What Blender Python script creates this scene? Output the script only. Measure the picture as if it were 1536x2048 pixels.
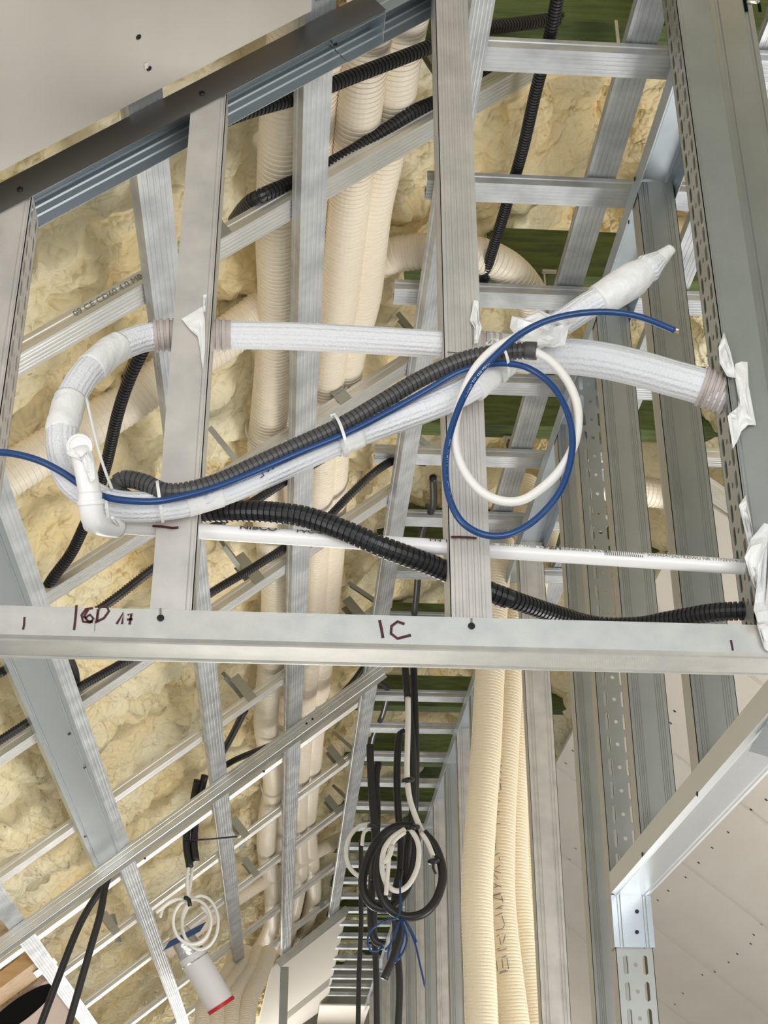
import bpy, math, random
import numpy as np
from mathutils import Vector, Matrix, noise
random.seed(7)
for o in list(bpy.data.objects): bpy.data.objects.remove(o, do_unlink=True)
sc = bpy.context.scene
# ------------------------------------------------------------------ camera
F = 2887.0
_D = np.array([550-768, 2560-1024, F]); _D = _D/np.linalg.norm(_D)
_U = np.array([-8., -5424, F]); _U = _U-_D*(_U@_D); _U = _U/np.linalg.norm(_U)
_X = np.cross(_D, _U); _X = _X if _X[0] > 0 else -_X
M = np.array([_X, _D, _U])          # rows: world x (right), y (depth), z (up) in lens axes
cam = bpy.data.cameras.new('camera'); co = bpy.data.objects.new('camera', cam)
sc.collection.objects.link(co); sc.camera = co
R = np.column_stack([M[:, 0], -M[:, 1], -M[:, 2]])
m4 = Matrix.Identity(4)
for i in range(3):
    for j in range(3): m4[i][j] = float(R[i, j])
co.matrix_world = m4
cam.sensor_fit = 'VERTICAL'; cam.sensor_height = 36.0; cam.lens = F/2048*36.0
cam.clip_start = .05; cam.clip_end = 200
# ------------------------------------------------------------------ light
sc.view_settings.view_transform = 'Standard'; sc.view_settings.look = 'None'
sc.view_settings.exposure = 0.2; sc.view_settings.gamma = 1.0
w = bpy.data.worlds.new('daylight'); sc.world = w; w.use_nodes = True
nt = w.node_tree; bg = nt.nodes['Background']
tc = nt.nodes.new('ShaderNodeTexCoord'); sep = nt.nodes.new('ShaderNodeSeparateXYZ')
mr = nt.nodes.new('ShaderNodeMapRange'); cr = nt.nodes.new('ShaderNodeValToRGB')
nt.links.new(tc.outputs['Generated'], sep.inputs[0]); nt.links.new(sep.outputs['Z'], mr.inputs[0])
mr.inputs[1].default_value = -1; mr.inputs[2].default_value = 1
nt.links.new(mr.outputs[0], cr.inputs[0]); nt.links.new(cr.outputs[0], bg.inputs[0])
cr.color_ramp.elements[0].position = .2; cr.color_ramp.elements[0].color = (.62, .58, .52, 1)
cr.color_ramp.elements[1].position = .9; cr.color_ramp.elements[1].color = (.55, .66, .82, 1)
e = cr.color_ramp.elements.new(.5); e.color = (.95, .97, 1.0, 1)
bg.inputs[1].default_value = 1.08
def area(name, loc, target, sx, sy, power, col=(1, 1, 1)):
    l = bpy.data.lights.new(name, 'AREA'); l.shape = 'RECTANGLE'; l.size = sx; l.size_y = sy
    l.energy = power; l.color = col
    o = bpy.data.objects.new(name, l); sc.collection.objects.link(o); o.location = loc
    o.rotation_euler = (Vector(target)-Vector(loc)).to_track_quat('-Z', 'Y').to_euler()
area('fill_light_left', (-3.6, -1.2, -.9), (.3, 3.2, 2.2), 2.5, 1.2, 60, (1, .98, .95))  # added fill from the lower left, not a known window
area('fill_light_behind', (1.2, -3.4, -.7), (-.4, 3.0, 1.6), 3.0, 1.6, 90, (1, .98, .95))  # unseen fill lamp added behind the camera
area('fill_light_far', (-.6, 12.6, .1), (-.4, 4.5, 1.8), 2.2, 1.4, 110, (1, .98, .94))  # added at the far end to rake the foam and bring out its relief
area('fill_light_middle', (.1, 6.2, -1.2), (-.5, 2.4, 1.5), 1.6, 1.0, 16, (1, .98, .94))  # added low under the roof to graze the foam; no window stands here
area('fill_light_right', (2.4, 3.4, -1.2), (-.5, 3.2, 1.5), 2.0, 1.4, 100, (1, .98, .95))  # added low on the right to brighten the foam slope
# ------------------------------------------------------------------ pixel -> place helpers
def ray(x, y): return M@np.array([x-768, y-1024, F])
def atY(x, y, v): r = ray(x, y); return r*v/r[1]
def atX(x, y, v): r = ray(x, y); return r*v/r[0]
def atZ(x, y, v): r = ray(x, y); return r*v/r[2]
SL = .8; X3, Z3 = .296, 1.97
NS = np.array([-SL, 0, 1.]); DB = Z3-SL*X3
SN = NS/np.linalg.norm(NS)                       # unit normal of the left slope, pointing up
SD = np.array([1, 0, SL])/math.hypot(1, SL)      # up the slope
K = math.hypot(1, SL)
def onS(x, y, e=0.0):                            # on the slope, e metres above the batten faces
    r = ray(x, y); return r*(DB+e*K)/(r@NS)
def slopeZ(x, e=0.0): return DB+SL*x+e*K
YA, WD = 1.631, .07                              # front of the stud wall, its depth
ZH = .684                                        # door head height above the lens
XB = .655                                        # left face of the long wall
# ------------------------------------------------------------------ materials
MATS = {}
def mat(name, col, rough=.5, metal=0.0, bump=0.0, bscale=50., noise_col=None, nscale=8., ndet=4, stretch=None, uv=None, coat=0):
    if name in MATS: return MATS[name]
    m = bpy.data.materials.new(name); m.use_nodes = True; t = m.node_tree
    b = t.nodes['Principled BSDF']; L = t.links.new
    b.inputs['Base Color'].default_value = (*col, 1); b.inputs['Roughness'].default_value = rough
    b.inputs['Metallic'].default_value = metal
    if name in ('dark_hollow', 'spray_foam'): b.inputs['Specular IOR Level'].default_value = 0
    if coat: b.inputs['Coat Weight'].default_value = coat
    c = t.nodes.new('ShaderNodeTexCoord'); mp = t.nodes.new('ShaderNodeMapping')
    L(c.outputs['Object'], mp.inputs[0])
    if stretch: mp.inputs['Scale'].default_value = stretch
    if noise_col is not None:
        n = t.nodes.new('ShaderNodeTexNoise'); n.inputs['Scale'].default_value = nscale; n.inputs['Detail'].default_value = ndet
        L(mp.outputs[0], n.inputs[0]); r = t.nodes.new('ShaderNodeValToRGB')
        r.color_ramp.elements[0].position = .35; r.color_ramp.elements[0].color = (*noise_col, 1)
        r.color_ramp.elements[1].position = .65; r.color_ramp.elements[1].color = (*col, 1)
        L(n.outputs[0], r.inputs[0]); L(r.outputs[0], b.inputs['Base Color'])
    if uv == 'sock':
        wv = t.nodes.new('ShaderNodeTexWave'); wv.inputs['Scale'].default_value = 5.5; wv.bands_direction = 'X'
        wv.inputs['Distortion'].default_value = .25
        L(c.outputs['UV'], wv.inputs[0])
        ck = t.nodes.new('ShaderNodeTexVoronoi'); ck.inputs['Scale'].default_value = 1.0
        mp2 = t.nodes.new('ShaderNodeMapping'); mp2.inputs['Scale'].default_value = (40, 300, 1)
        L(c.outputs['UV'], mp2.inputs[0]); L(mp2.outputs[0], ck.inputs[0])
        ad = t.nodes.new('ShaderNodeMath'); ad.operation = 'ADD'
        L(wv.outputs['Fac'], ad.inputs[0]); L(ck.outputs['Distance'], ad.inputs[1])
        bp = t.nodes.new('ShaderNodeBump'); bp.inputs['Strength'].default_value = .55; bp.inputs['Distance'].default_value = .0016
        L(ad.outputs[0], bp.inputs['Height']); L(bp.outputs[0], b.inputs['Normal'])
    elif uv == 'emboss':                       # rolled diamond pattern of the thin steel
        vo = t.nodes.new('ShaderNodeTexChecker'); vo.inputs['Scale'].default_value = 420
        mp3 = t.nodes.new('ShaderNodeMapping'); mp3.inputs['Rotation'].default_value = (.6, .3, .78)
        L(c.outputs['Object'], mp3.inputs[0]); L(mp3.outputs[0], vo.inputs[0])
        n2 = t.nodes.new('ShaderNodeTexNoise'); n2.inputs['Scale'].default_value = 14; L(c.outputs['Object'], n2.inputs[0])
        mu = t.nodes.new('ShaderNodeMath'); mu.operation = 'MULTIPLY'
        L(vo.outputs['Fac'], mu.inputs[0]); L(n2.outputs[0], mu.inputs[1])
        bp = t.nodes.new('ShaderNodeBump'); bp.inputs['Strength'].default_value = bump; bp.inputs['Distance'].default_value = .0006
        L(mu.outputs[0], bp.inputs['Height']); L(bp.outputs[0], b.inputs['Normal'])
    elif uv == 'bubble':
        h_ = None
        for sc__, am in ((24, 1.0), (62, .4)):
            v_ = t.nodes.new('ShaderNodeTexVoronoi'); v_.inputs['Scale'].default_value = sc__; v_.feature = 'F1'
            nz_ = t.nodes.new('ShaderNodeTexNoise'); nz_.inputs['Scale'].default_value = 12; L(c.outputs['Object'], nz_.inputs[0])
            mx = t.nodes.new('ShaderNodeVectorMath'); mx.operation = 'MULTIPLY_ADD'; mx.inputs[1].default_value = (.05, .05, .05)
            L(nz_.outputs['Color'], mx.inputs[0]); L(c.outputs['Object'], mx.inputs[2]); L(mx.outputs[0], v_.inputs[0])
            ml = t.nodes.new('ShaderNodeMath'); ml.operation = 'MULTIPLY'; ml.inputs[1].default_value = -am; L(v_.outputs['Distance'], ml.inputs[0])
            if h_ is None: h_ = ml
            else:
                a2 = t.nodes.new('ShaderNodeMath'); a2.operation = 'ADD'; L(h_.outputs[0], a2.inputs[0]); L(ml.outputs[0], a2.inputs[1]); h_ = a2
        bp = t.nodes.new('ShaderNodeBump'); bp.inputs['Strength'].default_value = bump; bp.inputs['Distance'].default_value = .014
        L(h_.outputs[0], bp.inputs['Height']); L(bp.outputs[0], b.inputs['Normal'])
    elif bump:
        n = t.nodes.new('ShaderNodeTexNoise'); n.inputs['Scale'].default_value = bscale; n.inputs['Detail'].default_value = 6
        L(mp.outputs[0], n.inputs[0]); bp = t.nodes.new('ShaderNodeBump')
        bp.inputs['Strength'].default_value = bump; bp.inputs['Distance'].default_value = .01
        L(n.outputs[0], bp.inputs['Height']); L(bp.outputs[0], b.inputs['Normal'])
    MATS[name] = m; return m
GALV = mat('galvanised_steel', (.68, .67, .62), .40, .75, .5, uv='emboss', noise_col=(.60, .60, .57), nscale=30)
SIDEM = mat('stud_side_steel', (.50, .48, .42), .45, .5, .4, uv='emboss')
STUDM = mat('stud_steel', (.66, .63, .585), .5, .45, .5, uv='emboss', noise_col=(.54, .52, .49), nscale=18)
BATT = mat('batten_steel', (.66, .68, .70), .5, .55, .0, noise_col=(.46, .48, .50), nscale=13, ndet=8, stretch=(1, 1, 1))
PURL = mat('purlin_steel', (.76, .75, .72), .38, .75, .0, noise_col=(.66, .65, .62), nscale=10)
BLUE_G = mat('oiled_steel', (.52, .57, .60), .27, .80, .6, uv='emboss')
LIP = mat('dark_reflection_lip', (.17, .165, .16), .33, .8, .5, uv='emboss')  # same steel, its dark reflection put into the colour
WALLG = mat('wall_stud_steel', (.44, .45, .43), .42, .65, .5, uv='emboss', noise_col=(.40, .41, .39), nscale=12)
FOAM = mat('spray_foam', (.97, .89, .65), .9, 0, 1.0, uv='bubble', noise_col=(.93, .76, .43), nscale=2.2, ndet=3)
DUCT = mat('cream_duct_plastic', (.95, .85, .70), .45)
DUCT2 = mat('cream_duct_plastic_near', (.88, .77, .58), .5)
BLK = mat('black_conduit_plastic', (.018, .018, .020), .36)
GREY = mat('dark_grey_conduit_plastic', (.070, .068, .068), .42)
BEIGE = mat('greybrown_sleeve_plastic', (.50, .44, .41), .5)
SOCK = mat('white_sock_fabric', (.80, .81, .84), .65, uv='sock')
TAPE = mat('white_tape', (.86, .86, .85), .35, 0, .5, 40)
PVC = mat('white_pvc', (.88, .87, .86), .3)
WCAB = mat('white_cable_sheath', (.86, .84, .79), .38)
BCAB = mat('blue_cable_sheath', (.010, .055, .19), .26)
TIE = mat('natural_nylon', (.80, .80, .78), .3)
DRY = mat('drywall_paper', (.66, .615, .555), .85, 0, .12, 90, noise_col=(.64, .59, .53), nscale=3, stretch=(6, 1, 1))
DRYW = mat('drywall_paper_light', (.78, .73, .66), .85, 0, .08, 80)
GREEN = mat('green_treated_timber', (.125, .165, .045), .75, 0, .3, 30, noise_col=(.07, .10, .03), nscale=9, stretch=(1, 12, 8))
WOOD = mat('bare_timber', (.62, .40, .20), .6, 0, .1, 20, noise_col=(.50, .29, .12), nscale=6, stretch=(1, 8, 8))
PINK = mat('pinkish_board', (.60, .43, .34), .7)
BRK = mat('hanger_steel', (.40, .41, .37), .45, .6)
SCR = mat('black_screw', (.02, .02, .022), .35, .5)
INK = mat('marker_ink', (.06, .008, .012), .5)
INKB = mat('printed_ink', (.10, .09, .09), .5)
INKG = mat('grey_print', (.20, .19, .17), .5)
INKW = mat('pale_print', (.55, .62, .72), .5)
FOIL = mat('aluminium_foil', (.80, .79, .76), .22, .9, .8, 30)
RED = mat('red_rim', (.55, .01, .02), .4)
NAVY = mat('navy_strap', (.02, .05, .16), .5)
CYL = mat('white_painted_tube', (.72, .71, .70), .5)
DARK = mat('dark_hollow', (.01, .01, .01), .9)
CONC = mat('concrete_floor', (.50, .48, .45), .9, 0, .1, 8)
COPPER = mat('copper_wire', (.75, .36, .18), .3, .8)
# ------------------------------------------------------------------ object helpers
def link(me, name, m, parent=None, smooth=False):
    me.materials.clear()
    for mm in (m if isinstance(m, (list, tuple)) else [m]): me.materials.append(mm)
    if smooth: me.polygons.foreach_set('use_smooth', [True]*len(me.polygons))
    o = bpy.data.objects.new(name, me); sc.collection.objects.link(o)
    if parent is not None: o.parent = parent
    return o
def tag(o, label, cat=None, group=None, kind=None):
    o['label'] = label
    if cat: o['category'] = cat
    if group: o['group'] = group
    if kind: o['kind'] = kind
    return o
class MB:
    def __init__(s): s.v = []; s.f = []
    def add(s, vs, fs):
        k = len(s.v); s.v += [tuple(float(c) for c in p) for p in vs]; s.f += [tuple(i+k for i in f) for f in fs]; return s
    def hexa(s, a, b):                                   # a, b: 4-point loops
        return s.add(list(a)+list(b), [(3, 2, 1, 0), (4, 5, 6, 7), (0, 1, 5, 4), (1, 2, 6, 5), (2, 3, 7, 6), (3, 0, 4, 7)])
    def box(s, o, ax, ay, az):                           # corner o and three edge vectors
        o, ax, ay, az = map(lambda q: np.array(q, float), (o, ax, ay, az))
        return s.hexa([o, o+ax, o+ax+ay, o+ay], [o+az, o+ax+az, o+ax+ay+az, o+ay+az])
    def build(s, name, m, parent=None, smooth=False):
        me = bpy.data.meshes.new(name); me.from_pydata(s.v, [], s.f)
        return link(me, name, m, parent, smooth)
def section(mb, p, q, pts, ax, ay, t=.0012):             # thin rolled section along p..q
    p, q, ax, ay = [np.array(z, float) for z in (p, q, ax, ay)]
    P = np.array(pts, float); n = len(P); off = []
    for i in range(n):
        d1 = P[i]-P[i-1] if i else P[1]-P[0]
        d2 = P[i+1]-P[i] if i < n-1 else d1
        d1 = d1/np.linalg.norm(d1); d2 = d2/np.linalg.norm(d2)
        n1 = np.array([-d1[1], d1[0]]); n2 = np.array([-d2[1], d2[0]]); b = n1+n2; b /= np.linalg.norm(b)
        off.append(P[i]+b*t/max(.5, float(b@n1)))
    off = np.array(off); ring = np.vstack([P, off[::-1]]); N = len(ring)
    v = [p+r[0]*ax+r[1]*ay for r in ring]+[q+r[0]*ax+r[1]*ay for r in ring]
    f = [(i, (i+1) % N, N+(i+1) % N, N+i) for i in range(N)]
    for i in range(n-1):
        f.append((i, 2*n-1-i, 2*n-2-i, i+1)); f.append((N+i, N+i+1, N+2*n-2-i, N+2*n-1-i))
    return mb.add(v, f)
def ribbed(a, b, ribs, d, base=0.0, w=.004):             # straight run a..b with grooves at ribs
    out = [(a, base)]; s = 1 if b > a else -1
    for r in ribs: out += [(r-s*w, base), (r-s*w*.5, base+d), (r+s*w*.5, base+d), (r+s*w, base)]
    return out+[(b, base)]
def cdsec(g): return [(-.022, .0265), (-.030, .0265), (-.030, .018), (-.0285, .016), (-.0285, .011), (-.030, .009)]+ribbed(-.030, .030, [-.020, -.011, 0, .011, .020], g, 0, .0026)+[(.030, .009), (.0285, .011), (.0285, .016), (.030, .018), (.030, .0265), (.022, .0265)]
def cd_member(name, p, q, up, side, m=PURL, parent=None, g=.0016):
    mb = MB(); section(mb, p, q, cdsec(g), side, up); return mb.build(name, m, parent)
def tube_mesh(path, r, n=16, pitch=None, depth=.0015, step=None, closed=False, duty=.6, rfun=None, cap=True):
    P = [np.array(p, float) for p in path]
    if closed: Q = [P[-1]]+P+[P[0], P[1]]
    else: Q = [2*P[0]-P[1]]+P+[2*P[-1]-P[-2]]
    pts = []
    for i in range(1, len(Q)-2):
        a, b, c, d = Q[i-1], Q[i], Q[i+1], Q[i+2]
        for k in range(12):
            u = k/12.
            pts.append(.5*((2*b)+(-a+c)*u+(2*a-5*b+4*c-d)*u*u+(-a+3*b-3*c+d)*u**3))
    pts.append(Q[-2]); pts = np.array(pts)
    seg = np.linalg.norm(np.diff(pts, axis=0), axis=1); s = np.concatenate([[0], np.cumsum(seg)]); Lt = s[-1]
    if pitch:
        nn = max(2, int(Lt/pitch)); base = np.arange(nn)*pitch
        sv = np.concatenate([[b0, b0+pitch*duty*.98, b0+pitch*(duty+.06), b0+pitch*.94] for b0 in base]); sv = np.append(sv, Lt)
        rv = np.tile([r, r, r-depth, r-depth], nn); rv = np.append(rv, r-depth)
    else:
        st = step or max(.01, r*.8); k = max(3, int(Lt/st)); sv = np.linspace(0, Lt, k+1); rv = np.full(k+1, r)
    if rfun is not None: rv = rv*np.array([rfun(x/Lt) for x in sv])
    C = np.column_stack([np.interp(sv, s, pts[:, k]) for k in range(3)])
    T = np.gradient(C, axis=0) if len(C) > 2 else np.tile(C[-1]-C[0], (len(C), 1))
    if pitch:                                            # smooth tangents from the raw path
        c2 = np.column_stack([np.interp(np.clip(sv+.004, 0, Lt), s, pts[:, k]) for k in range(3)])
        c1 = np.column_stack([np.interp(np.clip(sv-.004, 0, Lt), s, pts[:, k]) for k in range(3)]); T = c2-c1
    T /= (np.linalg.norm(T, axis=1)[:, None]+1e-12)
    up = np.array([0, -1., .3]); N0 = up-T[0]*(up@T[0])
    if np.linalg.norm(N0) < .1: N0 = np.cross(T[0], [1, 0, 0])
    N0 /= np.linalg.norm(N0); fr = [N0]
    for i in range(1, len(T)):
        v = fr[-1]-T[i]*(fr[-1]@T[i]); fr.append(v/np.linalg.norm(v))
    fr = np.array(fr); B = np.cross(T, fr)
    a = np.linspace(0, 2*math.pi, n, endpoint=False)
    V = C[:, None, :]+rv[:, None, None]*(np.cos(a)[None, :, None]*fr[:, None, :]+np.sin(a)[None, :, None]*B[:, None, :])
    V = V.reshape(-1, 3); R_ = len(C)
    i, j = np.meshgrid(np.arange(R_-1), np.arange(n), indexing='ij'); j2 = (j+1) % n
    Fq = np.stack([i*n+j, i*n+j2, (i+1)*n+j2, (i+1)*n+j], -1).reshape(-1, 4)
    faces = Fq.tolist()
    if cap and not closed: faces += [tuple(range(n))[::-1], tuple(range((R_-1)*n, R_*n))]
    me = bpy.data.meshes.new('tube'); me.from_pydata(V.tolist(), [], faces)
    uvl = me.uv_layers.new(name='UVMap'); sl = sv
    q = np.zeros((len(me.loops), 2)); nq = len(Fq)
    u0 = j.reshape(-1)/n; u1 = (j.reshape(-1)+1)/n; v0 = sl[i.reshape(-1)]; v1 = sl[i.reshape(-1)+1]
    q[:nq*4] = np.stack([np.stack([u0, v0], -1), np.stack([u1, v0], -1), np.stack([u1, v1], -1), np.stack([u0, v1], -1)], 1).reshape(-1, 2)
    uvl.data.foreach_set('uv', q.reshape(-1)); return me
def tube(name, path, r, m, parent=None, smooth=None, **kw):
    me = tube_mesh(path, r, **kw); me.name = name
    return link(me, name, m, parent, True if smooth is None else smooth)
def conduit(name, path, r, m=BLK, parent=None, pitch=None, **kw):
    return tube(name, path, r, m, parent, smooth=False, pitch=pitch or r*.62, depth=r*.16, n=16, **kw)
def hole_cell(mb, o, u, v, nrm, t, ucell, vcell, hu, hv):
    """rectangular cell ucell x vcell with a rounded hole hu x hv (half sizes) in its middle"""
    cu, cv = ucell/2, vcell/2; r = min(hu, hv)
    angs = sorted(set([round(math.atan2(sy*cv, sx*cu), 6) for sx in (1, -1) for sy in (1, -1)]+[round(k*math.pi/8-math.pi+.0001, 6) for k in range(16)]))
    inner, outer = [], []
    for a in angs:
        c, s = math.cos(a), math.sin(a)
        k = min(cu/abs(c) if abs(c) > 1e-9 else 9e9, cv/abs(s) if abs(s) > 1e-9 else 9e9); outer.append((c*k, s*k))
        lo, hi = 0, k
        for _ in range(22):
            mdl = (lo+hi)/2; x, y = abs(c*mdl), abs(s*mdl)
            dx, dy = max(0, x-(hu-r)), max(0, y-(hv-r))
            if math.hypot(dx, dy) < r: lo = mdl
            else: hi = mdl
        inner.append((c*lo, s*lo))
    n = len(angs); O = o+u*cu+v*cv; vs = []
    for lay in (0, t):
        for pset in (outer, inner): vs += [O+u*x+v*y+nrm*lay for x, y in pset]
    f = []
    for i in range(n):
        j = (i+1) % n
        f += [(i, j, n+j, n+i), (2*n+i, 3*n+i, 3*n+j, 2*n+j), (n+i, n+j, 3*n+j, 3*n+i)]
    mb.add(vs, f)
def slotted_plate(p, q, u, wdt, nrm, t=.0012, pitch=.05, sl=.019, sw=.0032, holes=True, name='slotted_web', m=WALLG, parent=None):
    p, q, u, nrm = [np.array(z, float) for z in (p, q, u, nrm)]
    v = q-p; L = np.linalg.norm(v); v /= L; mb = MB(); n = max(1, int(L/pitch)); pt = L/n
    m0 = wdt*.14; cs = wdt*.20; mid = wdt-2*m0-2*cs
    mb.box(p, u*m0, v*L, nrm*t); mb.box(p+u*(wdt-m0), u*m0, v*L, nrm*t)
    for k in range(n):
        hole_cell(mb, p+u*m0+v*(k*pt), u, v, nrm, t, cs, pt, sw, sl*pt/pitch)
        hole_cell(mb, p+u*(wdt-m0-cs)+v*(k*pt), u, v, nrm, t, cs, pt, sw, sl*pt/pitch)
        hole_cell(mb, p+u*(m0+cs)+v*(k*pt), u, v, nrm, t, mid, pt, .0042 if holes else .002, .0042 if holes else .002)
    return mb.build(name, m, parent)
def screw(p, nrm, r=.004, parent=None):
    p = np.array(p, float); nrm = np.array(nrm, float)/np.linalg.norm(nrm)
    a = np.cross(nrm, [.3, .5, .8]); a /= np.linalg.norm(a); b = np.cross(nrm, a); vs = []; n = 12
    for rr, h in ((r, 0), (r, .0008), (r*.75, .0016), (r*.3, .0016), (r*.3, .0006)):
        vs += [p+nrm*h+rr*(math.cos(2*math.pi*i/n)*a+math.sin(2*math.pi*i/n)*b) for i in range(n)]
    f = [(k*n+i, k*n+(i+1) % n, (k+1)*n+(i+1) % n, (k+1)*n+i) for k in range(4) for i in range(n)]+[tuple(range(4*n, 5*n))]
    return MB().add(vs, f).build('screw', SCR, parent)
def text_mesh(s, size, off=0.0):
    c = bpy.data.curves.new('txt', 'FONT'); c.offset = off; c.body = s; c.size = size; c.resolution_u = 3
    o = bpy.data.objects.new('txt', c); sc.collection.objects.link(o)
    dg = bpy.context.evaluated_depsgraph_get(); me = bpy.data.meshes.new_from_object(o.evaluated_get(dg))
    bpy.data.objects.remove(o, do_unlink=True)
    v = np.array([x.co[:] for x in me.vertices]); f = [tuple(p.vertices) for p in me.polygons]
    bpy.data.meshes.remove(me); return v, f
def writing(name, s, size, o, ax, ay, m, parent, cyl=None, bold=0):
    """lettering from o along ax, upright along ay; cyl=(centre, radius) wraps it on a pipe"""
    v, f = text_mesh(s, size, bold*.4); ax, ay, o = [np.array(z, float) for z in (ax, ay, o)]
    mb = MB(); reps = [(0, 0)]
    for dx, dy in reps: mb.add([o+ax*(x[0]+dx)+ay*(x[1]+dy) for x in v], f)
    if cyl is not None:
        c0, cr_, a0 = cyl; nz = np.cross(ax, ay); out = []
        for p in mb.v:
            p = np.array(p)-o; s_, h = p@ax, p@ay; a = h/cr_
            out.append(tuple(c0+ax*s_+cr_*(math.cos(a0+a)*nz+math.sin(a0+a)*ay)))
        mb.v = out
    return mb.build(name, m, parent)
def stroke(pts, wd, name, m, parent, Y):
    """marker strokes: flat ribbons lying on the plane y = Y"""
    mb = MB()
    for line in pts:
        P = [atY(x, y, Y) for x, y in line]; vs = []
        for i, p in enumerate(P):
            d = P[min(i+1, len(P)-1)]-P[max(i-1, 0)]; d[1] = 0; d /= np.linalg.norm(d); n = np.array([-d[2], 0, d[0]])*wd/2
            vs += [p+n, p-n]
        mb.add(vs, [(2*i, 2*i+1, 2*i+3, 2*i+2) for i in range(len(P)-1)])
    return mb.build(name, m, parent)
# ================================================================== SETTING
def struct(o): o['kind'] = 'structure'; return o
struct(MB().box((-6, -4, -1.55), (12, 0, 0), (0, 19, 0), (0, 0, .05)).build('floor', CONC))
struct(MB().box((-6, 14, -1.5), (12, 0, 0), (0, .1, 0), (0, 0, 4.5)).build('wall_far', DRYW))
# timber roof shell over the foam
RIDGE = .71; EF = .235
def roof_shell(sgn, name):
    a = RIDGE; z = slopeZ(a, EF+.12); b = a-3.6; zb = z-SL*3.6
    x = lambda q: q if sgn > 0 else 2*RIDGE-q
    mb = MB(); mb.hexa([(x(a), -1, z), (x(b), -1, zb), (x(b), 14, zb), (x(a), 14, z)], [(x(a), -1, z+.03), (x(b), -1, zb+.03), (x(b), 14, zb+.03), (x(a), 14, z+.03)])
    return struct(mb.build(name, GREEN))
roof_shell(1, 'ceiling_left'); roof_shell(-1, 'ceiling_right')
# foam skins
def foam(sgn, name, label, y0, y1, s1, res, seed):
    ys = []; y = y0
    while y < y1: ys.append(y); y += res*(1+max(0, y-3)*.22)
    ss = np.arange(0, s1, res); nv = []
    o = np.array([RIDGE, 0, slopeZ(RIDGE, EF)]); d = -SD; n = SN.copy()
    if sgn < 0: d = d*np.array([-1, 1, 1]); n = n*np.array([-1, 1, 1])
    for y in ys:
        for s in ss:
            q = Vector((s+seed, y, seed*.3))
            wv = noise.noise_vector(q*3.0)*.10
            q2 = q+wv
            f1 = noise.voronoi(q2*8.0)[0][0]; f2 = noise.voronoi(q2*19.0)[0][0]; f3 = noise.voronoi(q2*42)[0][0]
            big = noise.noise(q*1.1)*.035+noise.noise(q*2.6)*.02
            h = big+.060*(1-min(1., f1*1.2)**1.8)+.040*(1-min(1., f2*1.2)**1.7)*(0.8+.9*noise.noise(q*4))+.007*(1-min(1., f3*1.2)**2)
            nv.append(tuple(o+d*s+np.array([0, y, 0])-n*(h-.02)))
    A, B = len(ys), len(ss)
    f = [(i*B+j, i*B+j+1, (i+1)*B+j+1, (i+1)*B+j) for i in range(A-1) for j in range(B-1)]
    if sgn < 0: f = [q[::-1] for q in f]
    me = bpy.data.meshes.new(name); me.from_pydata(nv, [], f)
    return tag(link(me, name, FOAM, None, True), label, 'spray foam insulation', kind='stuff')
foam(1, 'spray_foam', 'lumpy yellow spray foam insulation covering the left roof slope behind the metal channels', 1.0, 12.5, 3.0, .0100, 1.7)
foam(-1, 'spray_foam', 'lumpy yellow spray foam insulation on the right roof slope beyond the wall studs', 1.2, 7.0, 1.5, .022, 9.1)
# green collar ties of the roof
for k, y in enumerate([2.0, 2.80, 3.50, 4.27, 5.05, 5.80, 6.55, 7.35, 8.15, 8.95, 9.8, 10.6]):
    mb = MB(); z0, z1 = 2.16, 2.30
    mb.hexa([(.16, y, z0), (.16, y+.07, z0), (1.22, y+.07, z0), (1.22, y, z0)], [(.36, y, z1), (.36, y+.07, z1), (1.05, y+.07, z1), (1.05, y, z1)])
    nm = ['nearest the camera, crossed by black conduit', 'second from the camera, above the curved cream duct', 'third from the camera'] + ['number %d along the roof from the camera' % i for i in range(4, 13)]
    o = mb.build('collar_beam', GREEN); tag(o, 'dark green timber collar beam under the ridge, '+nm[k], 'timber beam', 'green collar beams')
# far flat drywall ceiling and far sloping drywall
mb = MB(); mb.box((.29, 12.0, 1.93), (.4, 0, 0), (0, 2, 0), (0, 0, .0125))
tag(mb.build('ceiling_board', DRYW), 'pale flat ceiling board closing the far end of the roof', 'drywall')
# ================================================================== ROOF METAL
ORD = ['first', 'second', 'third', 'fourth', 'fifth', 'sixth', 'seventh', 'eighth', 'ninth', 'tenth', 'eleventh', 'twelfth', 'thirteenth', 'fourteenth', 'fifteenth', 'sixteenth', 'seventeenth', 'eighteenth', 'nineteenth', 'twentieth', 'twenty-first', 'twenty-second', 'twenty-third', 'twenty-fourth', 'twenty-fifth', 'twenty-sixth', 'twenty-seventh', 'twenty-eighth']
def sp(x, y, e): return np.array([x, y, slopeZ(x, e)])
PY = [2.10, 2.955, 3.63, 4.48, 5.30, 6.0, 6.77, 7.82, 8.67]
purl = []
for k, y in enumerate(PY):
    xe = .47 if k == 0 else .33
    o = cd_member('slope_channel', sp(-1.9, y, .0285), sp(xe, y, .0285), SN, np.array([0, 1., 0]), PURL)
    tag(o, 'galvanised channel running up the left roof slope, %s from the camera' % ORD[k], 'metal channel', 'channels running up the left slope'); purl.append(o)
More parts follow.
